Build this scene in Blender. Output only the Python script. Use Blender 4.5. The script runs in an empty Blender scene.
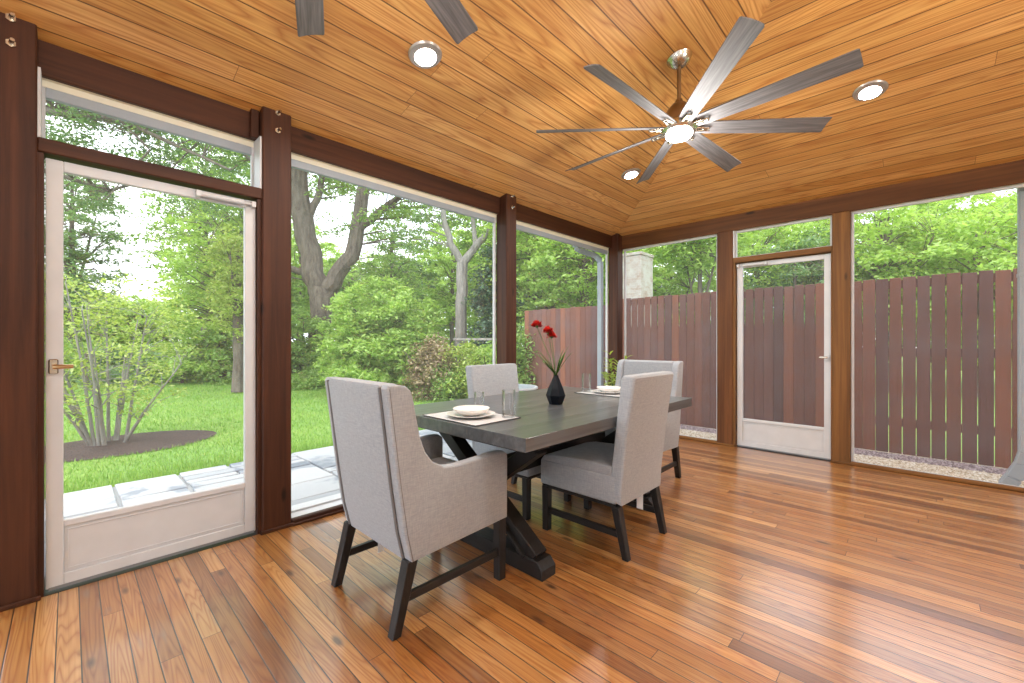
import bpy, bmesh, math, random
import numpy as np
from mathutils import Vector, Matrix
random.seed(7); rng=np.random.default_rng(11)
PI=math.pi
S=bpy.context.scene; COL=S.collection

# ------------------------------------------------------------------ helpers
def link(o,parent=None):
    COL.objects.link(o)
    if parent is not None: o.parent=parent
    return o
def tag(o,label=None,cat=None,group=None,kind=None):
    if label: o['label']=label
    if cat: o['category']=cat
    if group: o['group']=group
    if kind: o['kind']=kind
    return o
def thing(name,label,cat,loc=(0,0,0),rz=0,group=None,kind=None):
    o=bpy.data.objects.new(name,None); o.location=loc; o.rotation_euler=(0,0,rz); o.empty_display_size=.1
    link(o); return tag(o,label,cat,group,kind)
def finish(me,m,smooth=35):
    if m is not None: me.materials.append(m)
    if smooth:
        me.polygons.foreach_set('use_smooth',[True]*len(me.polygons))
        try: me.set_sharp_from_angle(angle=math.radians(smooth))
        except Exception: pass
def obj(name,bm,m,parent=None,smooth=35,loc=None,rz=None):
    me=bpy.data.meshes.new(name)
    bmesh.ops.recalc_face_normals(bm,faces=bm.faces[:])
    bm.to_mesh(me); bm.free(); finish(me,m,smooth)
    o=bpy.data.objects.new(name,me); link(o,parent)
    if loc is not None: o.location=loc
    if rz is not None: o.rotation_euler=(0,0,rz)
    return o
def NB(): return bmesh.new()
def merge(dst,src):
    me=bpy.data.meshes.new('tmp'); src.to_mesh(me); src.free(); dst.from_mesh(me); bpy.data.meshes.remove(me)
def bevel(bm,w,seg=2):
    bmesh.ops.recalc_face_normals(bm,faces=bm.faces[:])
    es=[e for e in bm.edges if len(e.link_faces)==2 and e.calc_face_angle(0)>.5]
    bmesh.ops.bevel(bm,geom=es,offset=w,segments=seg,profile=.5,affect='EDGES',clamp_overlap=True)
def box(bm,x0,x1,y0,y1,z0,z1,bev=0,seg=2):
    b=NB(); vs=[b.verts.new((x,y,z)) for x in (x0,x1) for y in (y0,y1) for z in (z0,z1)]
    for f in ((0,1,3,2),(4,6,7,5),(0,4,5,1),(2,3,7,6),(0,2,6,4),(1,5,7,3)): b.faces.new([vs[i] for i in f])
    if bev: bevel(b,bev,seg)
    merge(bm,b); return bm
def prism(bm,pts,a,b_,axis='x',bev=0,seg=2):
    """pts 2-D outline; extruded from a to b_ along axis. x: pts=(y,z); y: pts=(x,z); z: pts=(x,y)"""
    b=NB()
    def P(p,t): return {'x':(t,p[0],p[1]),'y':(p[0],t,p[1]),'z':(p[0],p[1],t)}[axis]
    A=[b.verts.new(P(p,a)) for p in pts]; B=[b.verts.new(P(p,b_)) for p in pts]; n=len(pts)
    b.faces.new(A); b.faces.new(B[::-1])
    for i in range(n): b.faces.new((A[i],A[(i+1)%n],B[(i+1)%n],B[i]))
    if bev:
        bmesh.ops.recalc_face_normals(b,faces=b.faces[:])
        caps=set(b.faces[:2]) ; b.faces.ensure_lookup_table()
        es=[e for e in b.edges if any(len(f.verts)>4 or f in (b.faces[0],b.faces[1]) for f in e.link_faces)]
        bmesh.ops.bevel(b,geom=es,offset=bev,segments=seg,profile=.5,affect='EDGES',clamp_overlap=True)
    merge(bm,b); return bm
def bar(bm,p,q,w,d,up=(0,0,1),bev=0,w2=None,d2=None):
    """rectangular bar from p to q"""
    p=Vector(p);q=Vector(q);t=(q-p).normalized(); u=Vector(up)
    if abs(t.dot(u))>.95: u=Vector((0,1,0))
    s=t.cross(u).normalized(); u=s.cross(t).normalized(); w2=w2 or w; d2=d2 or d
    b=NB(); A=[b.verts.new(p+s*a*w/2+u*c*d/2) for a,c in((-1,-1),(1,-1),(1,1),(-1,1))]
    B=[b.verts.new(q+s*a*w2/2+u*c*d2/2) for a,c in((-1,-1),(1,-1),(1,1),(-1,1))]
    b.faces.new(A);b.faces.new(B[::-1])
    for i in range(4): b.faces.new((A[i],A[(i+1)%4],B[(i+1)%4],B[i]))
    if bev: bevel(b,bev,1)
    merge(bm,b); return bm
def leg(bm,p,q,w,w2=None):
    """square leg, horizontal sections, from p (top) to q (foot)"""
    w2=w2 or w; b=NB()
    A=[b.verts.new((p[0]+a*w/2,p[1]+c*w/2,p[2])) for a,c in((-1,-1),(1,-1),(1,1),(-1,1))]
    B=[b.verts.new((q[0]+a*w2/2,q[1]+c*w2/2,q[2])) for a,c in((-1,-1),(1,-1),(1,1),(-1,1))]
    b.faces.new(A);b.faces.new(B[::-1])
    for i in range(4): b.faces.new((A[i],A[(i+1)%4],B[(i+1)%4],B[i]))
    bevel(b,.003,1); merge(bm,b); return bm
def tube(bm,pts,rad,n=8,cap=True):
    pts=[Vector(p) for p in pts]
    if not hasattr(rad,'__len__'): rad=[rad]*len(pts)
    rings=[]; u=None
    for i,p in enumerate(pts):
        t=(pts[min(i+1,len(pts)-1)]-pts[max(i-1,0)])
        if t.length<1e-9: t=Vector((0,0,1))
        t.normalize()
        if u is None:
            u=Vector((0,0,1)) if abs(t.z)<.9 else Vector((1,0,0))
        u=(u-t*u.dot(t)); 
        if u.length<1e-6: u=t.orthogonal()
        u.normalize(); v=t.cross(u)
        rings.append([bm.verts.new(p+(u*math.cos(2*PI*k/n)+v*math.sin(2*PI*k/n))*rad[i]) for k in range(n)])
    for a,b in zip(rings,rings[1:]):
        for k in range(n): bm.faces.new((a[k],a[(k+1)%n],b[(k+1)%n],b[k]))
    if cap: bm.faces.new(rings[0][::-1]); bm.faces.new(rings[-1])
    return bm
def lathe(bm,prof,n=32,c=(0,0,0),cap=True,rot=0):
    rings=[]
    for r,z in prof:
        if r<1e-6: rings.append([bm.verts.new((c[0],c[1],c[2]+z))])
        else: rings.append([bm.verts.new((c[0]+r*math.cos(rot+2*PI*k/n),c[1]+r*math.sin(rot+2*PI*k/n),c[2]+z)) for k in range(n)])
    for a,b in zip(rings,rings[1:]):
        for k in range(n):
            k2=(k+1)%n
            if len(a)==1 and len(b)==1: continue
            if len(a)==1: bm.faces.new((a[0],b[k2],b[k]))
            elif len(b)==1: bm.faces.new((a[k],a[k2],b[0]))
            else: bm.faces.new((a[k],a[k2],b[k2],b[k]))
    if cap:
        for r in (rings[0],rings[-1]):
            if len(r)>2: bm.faces.new(r)
    return bm
def dup(root,loc,rz,**kw):
    r=root.copy(); COL.objects.link(r); r.location=loc; r.rotation_euler=(0,0,rz)
    for k,v in kw.items(): r[k]=v
    for ch in list(root.children):
        c=ch.copy(); COL.objects.link(c); c.parent=r
        for g in list(ch.children):
            d=g.copy(); COL.objects.link(d); d.parent=c
    return r

# ------------------------------------------------------------------ materials
class NT:
    def __init__(s,name):
        s.m=bpy.data.materials.new(name); s.m.use_nodes=True; s.t=s.m.node_tree; s.t.nodes.clear()
        s.out=s.n('ShaderNodeOutputMaterial')
    def n(s,ty,**kw):
        x=s.t.nodes.new(ty)
        for k,v in kw.items():
            if k.startswith('i_'):
                key=k[2:]; key=int(key) if key.isdigit() else key.replace('_',' ')
                s.put(x.inputs[key],v)
            else: setattr(x,k,v)
        return x
    def put(s,inp,v):
        if isinstance(v,bpy.types.NodeSocket): s.t.links.new(v,inp)
        elif isinstance(v,bpy.types.Node): s.t.links.new(v.outputs[0],inp)
        else:
            if inp.type=='RGBA' and len(v)==3: v=(*v,1)
            inp.default_value=v
    def math(s,op,a,b=0,c=0,clamp=False):
        x=s.n('ShaderNodeMath',operation=op,use_clamp=clamp); s.put(x.inputs[0],a); s.put(x.inputs[1],b); s.put(x.inputs[2],c); return x.outputs[0]
    def mix(s,f,a,b,ty='MIX'):
        x=s.n('ShaderNodeMix',data_type='RGBA',blend_type=ty); s.put(x.inputs[0],f); s.put(x.inputs[6],a); s.put(x.inputs[7],b); return x.outputs[2]
    def ramp(s,f,stops,interp='LINEAR'):
        x=s.n('ShaderNodeValToRGB'); s.put(x.inputs[0],f); r=x.color_ramp; r.interpolation=interp
        while len(r.elements)<len(stops): r.elements.new(.5)
        for e,(p,c) in zip(r.elements,stops): e.position=p; e.color=(*c,1) if len(c)==3 else c
        return x.outputs[0]
    def xyz(s,x=0,y=0,z=0):
        c=s.n('ShaderNodeCombineXYZ'); s.put(c.inputs[0],x);s.put(c.inputs[1],y);s.put(c.inputs[2],z); return c.outputs[0]
    def noise(s,v,scale=5,detail=3,rough=.5,dist=0):
        x=s.n('ShaderNodeTexNoise',i_Scale=scale,i_Detail=detail,i_Roughness=rough,i_Distortion=dist); s.put(x.inputs['Vector'],v); return x.outputs[0]
    def white(s,v):
        x=s.n('ShaderNodeTexWhiteNoise',noise_dimensions='3D'); s.put(x.inputs['Vector'],v); return x.outputs[0]
    def bsdf(s,**kw):
        x=s.n('ShaderNodeBsdfPrincipled')
        for k,v in kw.items(): s.put(x.inputs[k.replace('_',' ')],v)
        s.t.links.new(x.outputs[0],s.out.inputs[0]); return x
    def bump(s,h,st=.3,d=.01):
        x=s.n('ShaderNodeBump',i_Strength=st,i_Distance=d); s.put(x.inputs['Height'],h); return x.outputs[0]
def simple(name,col,rough=.5,metal=0,**kw):
    t=NT(name); co=t.n('ShaderNodeTexCoord').outputs['Object']
    n=t.noise(co,9,3); c=t.mix(n,[v*.9 for v in col],[min(1,v*1.08) for v in col])
    t.bsdf(Base_Color=c,Roughness=rough,Metallic=metal,**kw); return t.m

def planks(name,width,length,cols,groove,groove_col,rough,grain=1.0,coat=0,grain_dark=.5,knots=0,patch=None,bumpst=.25):
    """boards from UV: u along the board, v across, in metres"""
    t=NT(name); uv=t.n('ShaderNodeUVMap').outputs[0]; sp=t.n('ShaderNodeSeparateXYZ'); t.put(sp.inputs[0],uv)
    u,v=sp.outputs[0],sp.outputs[1]
    r=t.math('DIVIDE',v,width); row=t.math('FLOOR',r); fr=t.math('FRACT',r)
    wr=t.white(t.xyz(row,3.3,1.7))
    uu=t.math('ADD',t.math('DIVIDE',u,length),t.math('MULTIPLY',wr,7.31)); cl=t.math('FLOOR',uu); fu=t.math('FRACT',uu)
    rid=t.white(t.xyz(row,cl,5.1)); rid2=t.white(t.xyz(cl,row,9.7))
    off=t.math('MULTIPLY',rid,40)
    gx=t.math('ADD',u,off); 
    # fine straight fibre
    fib=t.noise(t.xyz(t.math('MULTIPLY',gx,2.2),t.math('MULTIPLY',v,90),rid),1,4,.6)
    # cathedral grain: contour lines of a stretched smooth noise
    fld=t.noise(t.xyz(t.math('MULTIPLY',gx,.55*grain),t.math('MULTIPLY',v,9*grain),t.math('MULTIPLY',rid,13)),1,1,.4,.2)
    wob=t.noise(t.xyz(t.math('MULTIPLY',gx,6),t.math('MULTIPLY',v,30),rid),1,2)
    cat=t.math('FRACT',t.math('ADD',t.math('MULTIPLY',fld,17),t.math('MULTIPLY',wob,.3))); cat=t.math('ABSOLUTE',t.math('SUBTRACT',t.math('MULTIPLY',cat,2),1))
    cat=t.math('POWER',cat,2.2)
    base=t.ramp(rid2,[(i/(len(cols)-1),c) for i,c in enumerate(cols)])
    dark=t.mix(1,base,(.66,.45,.28),'MULTIPLY')
    g=t.math('MULTIPLY',cat,grain_dark)
    c=t.mix(g,base,dark)
    c=t.mix(t.ramp(fib,[(.35,(0,0,0)),(.7,(.75,.75,.75))]),c,t.mix(1,c,(.68,.54,.42),'MULTIPLY'))
    big=t.noise(t.xyz(t.math('MULTIPLY',gx,.7),t.math('MULTIPLY',v,2.5),0),1,2)
    c=t.mix(t.ramp(big,[(.35,(0,0,0)),(.75,(.5,.5,.5))]),c,t.mix(1,c,(1.15,1.05,.95),'MULTIPLY'))
    if patch:
        pn=t.noise(t.xyz(t.math('MULTIPLY',gx,3.1),t.math('MULTIPLY',v,14),t.math('MULTIPLY',rid2,20)),1,2,.5)
        c=t.mix(t.ramp(pn,[(.66,(0,0,0)),(.78,(.75,.75,.75))]),c,patch)
    if knots:
        vo=t.n('ShaderNodeTexVoronoi',i_Scale=1.0); t.put(vo.inputs['Vector'],t.xyz(t.math('MULTIPLY',gx,2.2),t.math('MULTIPLY',v,6.5),rid))
        k=t.ramp(vo.outputs['Distance'],[(.05,(.85,.85,.85)),(.12,(0,0,0))]); c=t.mix(k,c,(.06,.022,.01))
    # grooves
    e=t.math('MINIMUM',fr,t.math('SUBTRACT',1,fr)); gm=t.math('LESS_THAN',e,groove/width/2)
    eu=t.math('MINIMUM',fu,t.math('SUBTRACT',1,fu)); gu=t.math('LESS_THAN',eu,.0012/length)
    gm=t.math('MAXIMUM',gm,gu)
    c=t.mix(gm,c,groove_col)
    hgt=t.math('SUBTRACT',t.math('MULTIPLY',t.math('MINIMUM',t.math('DIVIDE',e,groove/width),1),1),t.math('MULTIPLY',cat,.05))
    b=t.bsdf(Base_Color=c,Roughness=t.math('ADD',rough,t.math('MULTIPLY',fib,.12)),Coat_Weight=coat,Coat_Roughness=.2,Specular_IOR_Level=.6,Coat_IOR=1.65,Normal=t.bump(hgt,bumpst,.004))
    return t.m
M={}
M['floor']=planks('pine_floor_boards',.066,2.6,[(.27,.110,.024),(.52,.27,.085),(.36,.155,.036),(.66,.39,.15),(.20,.078,.018),(.56,.31,.11),(.40,.18,.044)],.004,(.035,.018,.010),.26,grain=1.7,coat=1.0,grain_dark=.85,knots=1,patch=(.20,.15,.11))
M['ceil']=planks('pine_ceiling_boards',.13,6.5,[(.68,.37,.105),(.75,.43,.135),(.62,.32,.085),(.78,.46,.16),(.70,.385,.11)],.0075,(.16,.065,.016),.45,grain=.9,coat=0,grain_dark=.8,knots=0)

def stainwood(name,col,col2,rough=.45,axis='z',scale=1,knot=True,coat=0,spec=.3):
    t=NT(name); tc=t.n('ShaderNodeTexCoord').outputs['Object']; oi=t.n('ShaderNodeObjectInfo').outputs['Random']
    sp=t.n('ShaderNodeSeparateXYZ'); t.put(sp.inputs[0],tc)
    k={'x':(1.2,28,28),'y':(28,1.2,28),'z':(28,28,1.2)}[axis]
    ofs=t.math('MULTIPLY',oi,31)
    v=t.xyz(t.math('ADD',t.math('MULTIPLY',sp.outputs[0],k[0]*scale),ofs),t.math('MULTIPLY',sp.outputs[1],k[1]*scale),t.math('MULTIPLY',sp.outputs[2],k[2]*scale))
    n=t.noise(v,1,5,.6,.6); n2=t.noise(v,.22,2,.5,1.0)
    c=t.mix(t.ramp(n,[(.3,(0,0,0)),(.7,(1,1,1))]),col,col2)
    c=t.mix(t.math('MULTIPLY',t.ramp(n2,[(.4,(0,0,0)),(.65,(1,1,1))]),.5),c,[x*.55 for x in col])
    if knot:
        vo=t.n('ShaderNodeTexVoronoi',i_Scale=1); t.put(vo.inputs['Vector'],t.xyz(t.math('MULTIPLY',sp.outputs[0],{'x':2.2,'y':7,'z':7}[axis]),t.math('MULTIPLY',sp.outputs[1],{'x':7,'y':2.2,'z':7}[axis]),t.math('MULTIPLY',sp.outputs[2],{'x':7,'y':7,'z':2.2}[axis])))
        c=t.mix(t.ramp(vo.outputs['Distance'],[(.06,(.9,.9,.9)),(.13,(0,0,0))]),c,[x*.15 for x in col])
    t.bsdf(Base_Color=c,Roughness=rough,Coat_Weight=coat,Coat_Roughness=.18,Specular_IOR_Level=spec,Normal=t.bump(n,.15,.003)); return t.m
for a in 'xyz': M['post'+a]=stainwood('shade_toned_cedar_'+a,(.036,.011,.005),(.088,.029,.011),.55,a); M['mpost'+a]=stainwood('mid_brown_stained_cedar_'+a,(.085,.030,.009),(.18,.070,.020),.6,a); M['bpost'+a]=stainwood('lit_toned_cedar_'+a,(.12,.050,.014),(.25,.115,.030),.6,a)  # same cedar: left side coloured darker as backlit, far side coloured as lit
for a in 'xy': M['tab'+a]=stainwood('grey_stained_oak_'+a,(.062,.067,.073),(.125,.132,.140),.33,a,1.6,False,.5,.6)
for a in 'xyz': M['dark'+a]=stainwood('dark_espresso_wood_'+a,(.012,.011,.011),(.028,.025,.024),.4,a,1.5,False)
M['white']=simple('white_painted_aluminium',(.58,.60,.62),.4)
M['cream']=simple('cream_painted_wood',(.80,.77,.62),.6)
M['gutter']=simple('pale_grey_gutter',(.33,.38,.43),.4)
M['jambgrey']=simple('grey_metal',(.22,.24,.26),.35,.3)
M['nickel']=simple('brushed_nickel',(.62,.58,.50),.22,1)
M['bronze']=simple('aged_bronze_metal',(.28,.20,.12),.35,1)
M['porcelain']=simple('white_porcelain',(.80,.79,.77),.15)
M['vase']=simple('navy_black_ceramic',(.003,.005,.009),.35,Specular_IOR_Level=.12)
M['stem']=simple('green_stem',(.06,.13,.03),.5)
M['siding']=simple('pale_grey_siding',(.62,.62,.60),.7)
M['paper']=simple('white_paper_tag',(.85,.85,.85),.7)
M['roofgrey']=simple('grey_shingle',(.20,.20,.21),.8)
M['wall_white']=simple('white_house_wall',(.45,.45,.44),.7)
M['brass']=simple('warm_brass',(.55,.38,.20),.3,1)
M['soil']=simple('dark_soil',(.05,.035,.025),.95)
M['terracotta']=simple('dark_planter_glaze',(.06,.065,.07),.4)
def fabric():
    t=NT('grey_linen'); tc=t.n('ShaderNodeTexCoord').outputs['Object']
    sp=t.n('ShaderNodeSeparateXYZ'); t.put(sp.inputs[0],tc)
    a=t.noise(t.xyz(t.math('MULTIPLY',sp.outputs[0],30),t.math('MULTIPLY',sp.outputs[1],30),t.math('MULTIPLY',sp.outputs[2],420)),1,2)
    b=t.noise(t.xyz(t.math('MULTIPLY',sp.outputs[0],420),t.math('MULTIPLY',sp.outputs[1],420),t.math('MULTIPLY',sp.outputs[2],30)),1,2)
    w=t.math('MULTIPLY',t.math('ADD',a,b),.5)
    c=t.mix(t.ramp(w,[(.35,(0,0,0)),(.65,(1,1,1))]),(.25,.272,.30),(.36,.385,.415))
    t.bsdf(Base_Color=c,Roughness=.95,Sheen_Weight=.25,Normal=t.bump(w,.35,.002)); return t.m
M['fabric']=fabric()
M['welt']=simple('darker_linen_seam',(.16,.16,.165),.95)
def emis(name,col,st):
    t=NT(name); e=t.n('ShaderNodeEmission',i_Strength=st); t.put(e.inputs[0],col); t.t.links.new(e.outputs[0],t.out.inputs[0]); return t.m
M['lamp']=emis('glowing_lamp_lens',(1,.95,.88),10)
def screenmat():
    t=NT('insect_screen'); tc=t.n('ShaderNodeTexCoord').outputs['Object']
    tr=t.n('ShaderNodeBsdfTransparent'); df=t.n('ShaderNodeBsdfPrincipled',i_Roughness=.6); t.put(df.inputs['Base Color'],(.55,.57,.6))
    mx=t.n('ShaderNodeMixShader'); n=t.noise(tc,1.3,2); t.put(mx.inputs[0],t.math('ADD',.085,t.math('MULTIPLY',n,.03)))
    t.t.links.new(tr.outputs[0],mx.inputs[1]); t.t.links.new(df.outputs[0],mx.inputs[2]); t.t.links.new(mx.outputs[0],t.out.inputs[0]); return t.m
M['screen']=screenmat()
def glassmat():
    t=NT('clear_glass'); tr=t.n('ShaderNodeBsdfTransparent'); t.put(tr.inputs[0],(.985,.99,.99)); gl=t.n('ShaderNodeBsdfGlossy',i_Roughness=.03)
    fr=t.n('ShaderNodeFresnel',i_IOR=1.5); mx=t.n('ShaderNodeMixShader')
    t.put(mx.inputs[0],t.math('MULTIPLY',fr.outputs[0],.6)); t.t.links.new(tr.outputs[0],mx.inputs[1]); t.t.links.new(gl.outputs[0],mx.inputs[2]); t.t.links.new(mx.outputs[0],t.out.inputs[0]); return t.m
M['glass']=glassmat()
def leafmat(name,c1,c2,c3,tr=.35):
    t=NT(name); r=t.n('ShaderNodeNewGeometry').outputs['Random Per Island']
    pos=t.n('ShaderNodeTexCoord').outputs['Object']; n=t.noise(pos,.9,2)
    f=t.math('ADD',t.math('MULTIPLY',r,.6),t.math('MULTIPLY',n,.4))
    c=t.ramp(f,[(.15,c1),(.5,c2),(.85,c3)])
    d=t.n('ShaderNodeBsdfPrincipled',i_Roughness=.55); t.put(d.inputs['Base Color'],c)
    tl=t.n('ShaderNodeBsdfTranslucent'); t.put(tl.inputs[0],t.mix(1,c,(1.2,1.25,.6),'MULTIPLY'))
    mx=t.n('ShaderNodeMixShader',i_Fac=tr); t.t.links.new(d.outputs[0],mx.inputs[1]); t.t.links.new(tl.outputs[0],mx.inputs[2]); t.t.links.new(mx.outputs[0],t.out.inputs[0]); return t.m
M['leaf_lime']=leafmat('lime_green_leaves',(.19,.31,.06),(.36,.52,.13),(.54,.68,.27),.5)
M['leaf_mid']=leafmat('mid_green_leaves',(.14,.24,.06),(.25,.40,.11),(.42,.56,.21),.5)
M['leaf_cool']=leafmat('cool_green_leaves',(.10,.18,.08),(.18,.30,.13),(.30,.43,.21),.4)
M['leaf_dark']=leafmat('dark_glossy_leaves',(.03,.08,.05),(.08,.15,.09),(.20,.30,.20),.15)
M['leaf_yellow']=leafmat('yellow_green_leaves',(.20,.30,.06),(.40,.50,.12),(.56,.63,.26),.45)
M['leaf_pink']=leafmat('pinkish_new_leaves',(.16,.15,.07),(.36,.26,.18),(.46,.40,.24),.35)
M['petal']=leafmat('red_petals',(.35,.008,.008),(.55,.012,.01),(.7,.03,.015),.15)
M['blade_leaf']=leafmat('vase_green_leaves',(.05,.12,.02),(.10,.20,.03),(.16,.28,.05),.2)
def barkmat(name,c1,c2):
    t=NT(name); pos=t.n('ShaderNodeTexCoord').outputs['Object']; mp=t.n('ShaderNodeMapping'); t.put(mp.inputs[0],pos); mp.inputs['Scale'].default_value=(9,9,2)
    n=t.noise(mp.outputs[0],1,5,.65); t.bsdf(Base_Color=t.ramp(n,[(.3,c1),(.7,c2)]),Roughness=.9,Normal=t.bump(n,.8,.05)); return t.m
M['bark']=barkmat('grey_brown_bark',(.07,.055,.045),(.20,.17,.14)); M['bark_pale']=barkmat('pale_grey_bark',(.16,.15,.14),(.36,.34,.31))
def groundmat(name,cs,sc,bump=.4):
    t=NT(name); pos=t.n('ShaderNodeTexCoord').outputs['Object']; n=t.noise(pos,sc,6,.7); n2=t.noise(pos,sc*.06,3)
    c=t.mix(t.ramp(n,[(.35,(0,0,0)),(.65,(1,1,1))]),cs[0],cs[1]); c=t.mix(t.ramp(n2,[(.38,(0,0,0)),(.62,(1,1,1))]),c,t.mix(1,c,cs[2],'MULTIPLY'))
    t.bsdf(Base_Color=c,Roughness=.95,Normal=t.bump(n,bump,.03)); return t.m
M['lawn']=groundmat('lawn_turf',((.12,.23,.04),(.21,.37,.08),(1.25,1.1,1.0)),22)
M['grass']=leafmat('grass_blades',(.13,.25,.035),(.22,.40,.075),(.36,.52,.13),.4)
M['mulch']=groundmat('bark_mulch',((.05,.032,.026),(.13,.09,.08),(.8,.8,.8)),40,.8)
M['gravelbase']=groundmat('pea_gravel',((.4,.33,.24),(.6,.52,.4),(1.1,1.1,1.1)),60,.8)
t=NT('pea_gravel_stones'); r=t.n('ShaderNodeNewGeometry').outputs['Random Per Island']; t.bsdf(Base_Color=t.ramp(r,[(0,(.38,.30,.20)),(.4,(.62,.53,.40)),(.8,(.75,.68,.56)),(1,(.8,.78,.72))]),Roughness=.8); M['pebble']=t.m
t=NT('mauve_stone_chips'); r=t.n('ShaderNodeNewGeometry').outputs['Random Per Island']; t.bsdf(Base_Color=t.ramp(r,[(0,(.15,.11,.12)),(.5,(.32,.25,.27)),(1,(.5,.44,.46))]),Roughness=.85); M['chip']=t.m
def flag():
    t=NT('bluestone_flagging'); pos=t.n('ShaderNodeTexCoord').outputs['Object']
    r=t.n('ShaderNodeNewGeometry').outputs['Random Per Island']
    n=t.noise(pos,1.7,3,.6,.6); n2=t.noise(pos,14,4,.6)
    c=t.ramp(r,[(0,(.24,.27,.30)),(.5,(.36,.38,.40)),(1,(.48,.49,.50))])
    c=t.mix(t.ramp(n,[(.52,(0,0,0)),(.60,(1,1,1))]),c,t.mix(1,c,(.5,.55,.62),'MULTIPLY'))
    c=t.mix(t.math('MULTIPLY',n2,.3),c,(.36,.37,.38))
    t.bsdf(Base_Color=c,Roughness=.6,Normal=t.bump(n2,.3,.01)); return t.m
M['flag']=flag(); M['mortar']=simple('pale_mortar',(.36,.37,.37),.9)
def fencemat():
    t=NT('weathered_red_stained_boards'); r=t.n('ShaderNodeNewGeometry').outputs['Random Per Island']; pos=t.n('ShaderNodeTexCoord').outputs['Object']
    sp=t.n('ShaderNodeSeparateXYZ'); t.put(sp.inputs[0],pos)
    n=t.noise(t.xyz(t.math('ADD',t.math('MULTIPLY',sp.outputs[0],45),t.math('MULTIPLY',r,50)),t.math('MULTIPLY',sp.outputs[1],45),t.math('MULTIPLY',sp.outputs[2],1.5)),1,4,.6,.4)
    c=t.ramp(r,[(0,(.060,.030,.030)),(.3,(.14,.052,.032)),(.6,(.085,.040,.038)),(1,(.20,.072,.038))])
    c=t.mix(t.ramp(n,[(.3,(0,0,0)),(.75,(.8,.8,.8))]),c,t.mix(1,c,(1.5,1.45,1.5),'MULTIPLY'))
    n3=t.noise(pos,2.2,3); c=t.mix(t.ramp(n3,[(.45,(0,0,0)),(.7,(.4,.4,.4))]),c,(.14,.105,.11))
    t.bsdf(Base_Color=c,Roughness=.75,Normal=t.bump(n,.3,.004)); return t.m
M['fence']=fencemat()
def bladewood():
    t=NT('weathered_grey_wood_blade'); uv=t.n('ShaderNodeTexCoord').outputs['Object']; sp=t.n('ShaderNodeSeparateXYZ'); t.put(sp.inputs[0],uv)
    n=t.noise(t.xyz(t.math('MULTIPLY',sp.outputs[0],3),t.math('MULTIPLY',sp.outputs[1],70),0),1,4,.6,.4)
    t.bsdf(Base_Color=t.ramp(n,[(.3,(.075,.07,.070)),(.7,(.19,.18,.18))]),Roughness=.6); return t.m
M['blade']=bladewood()
def masonry():
    t=NT('weathered_pale_masonry'); pos=t.n('ShaderNodeTexCoord').outputs['Generated']; p2=t.n('ShaderNodeTexCoord').outputs['Object']
    br=t.n('ShaderNodeTexBrick',i_Scale=4.5,i_Mortar_Size=.01); sp=t.n('ShaderNodeSeparateXYZ'); t.put(sp.inputs[0],p2)
    t.put(br.inputs['Vector'],t.xyz(t.math('ADD',sp.outputs[0],sp.outputs[1]),sp.outputs[2],0))
    t.put(br.inputs['Color1'],(.36,.33,.30)); t.put(br.inputs['Color2'],(.30,.22,.18)); t.put(br.inputs['Mortar'],(.42,.40,.37))
    n=t.noise(p2,3,4,.7); c=t.mix(t.ramp(n,[(.4,(0,0,0)),(.6,(.75,.75,.75))]),br.outputs[0],(.44,.43,.40)); t.bsdf(Base_Color=c,Roughness=.9); return t.m
M['masonry']=masonry()

# ------------------------------------------------------------------ room shell
XE,YS=5.2,-7.7         # house wall, south side
def quadmesh(name,quads,m,parent=None):
    """quads: list of (corner list, uv list)"""
    me=bpy.data.meshes.new(name); vs=[];fs=[];uvs=[]
    for c,u in quads:
        k=len(vs); vs+=c; fs.append(tuple(range(k,k+len(c)))); uvs+=u
    me.from_pydata(vs,[],fs); uvl=me.uv_layers.new(name='UVMap')
    for i,l in enumerate(uvl.data): l.uv=uvs[i]
    me.materials.append(m); o=bpy.data.objects.new(name,me); return link(o,parent)
# floor: solid slab, boards run along x
c=[(-.02,YS,0),(XE,YS,0),(XE,.10,0),(-.02,.10,0)]
fl=quadmesh('floor',[(c,[(p[0],p[1]+10.012) for p in c]),
   ([(-.02,YS,0),(-.02,.10,0),(-.02,.10,-.12),(-.02,YS,-.12)],[(0,0)]*4),([(-.02,.10,0),(XE,.10,0),(XE,.10,-.12),(-.02,.10,-.12)],[(0,0)]*4),
   ([(-.02,YS,-.12),(XE,YS,-.12),(XE,.10,-.12),(-.02,.10,-.12)],[(0,0)]*4)],M['floor'])
tag(fl,'glossy narrow honey pine board floor','floor',kind='structure')
# ceiling: hipped, boards follow the eaves, flat in the middle
sl=.22; zc=lambda d: 2.60+sl*d; cs=math.sqrt(1+sl*sl); A0,T=-.12,2.27
def L(x,y): return (x,y,zc(x))
left=[(A0,-A0),(T,-T),(T,YS+T),(A0,YS+A0*-1-2*.12*0)]
left=[(A0,.12),(A0,YS-.12),(T,YS+T),(T,-T)]
back=[(A0,.12),(T,-T),(XE,-T),(XE,.12)]
south=[(A0,YS-.12),(XE,YS-.12),(XE,YS+T),(T,YS+T)]
flat=[(T,-T),(T,YS+T),(XE,YS+T),(XE,-T)]
Q=[([(x,y,zc(x)) for x,y in left],[(y+20,(T-x)*cs+13) for x,y in left]),
   ([(x,y,zc(-y)) for x,y in back],[(x+40,(T+y)*cs+26) for x,y in back]),
   ([(x,y,zc(y-YS)) for x,y in south],[(x+60,(y-YS)*cs+39) for x,y in south]),
   ([(x,y,zc(T)) for x,y in flat],[(x+80,y+52) for x,y in flat])]
ce=quadmesh('ceiling',Q,M['ceil']); tag(ce,'hipped honey pine board ceiling','ceiling',kind='structure')
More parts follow.
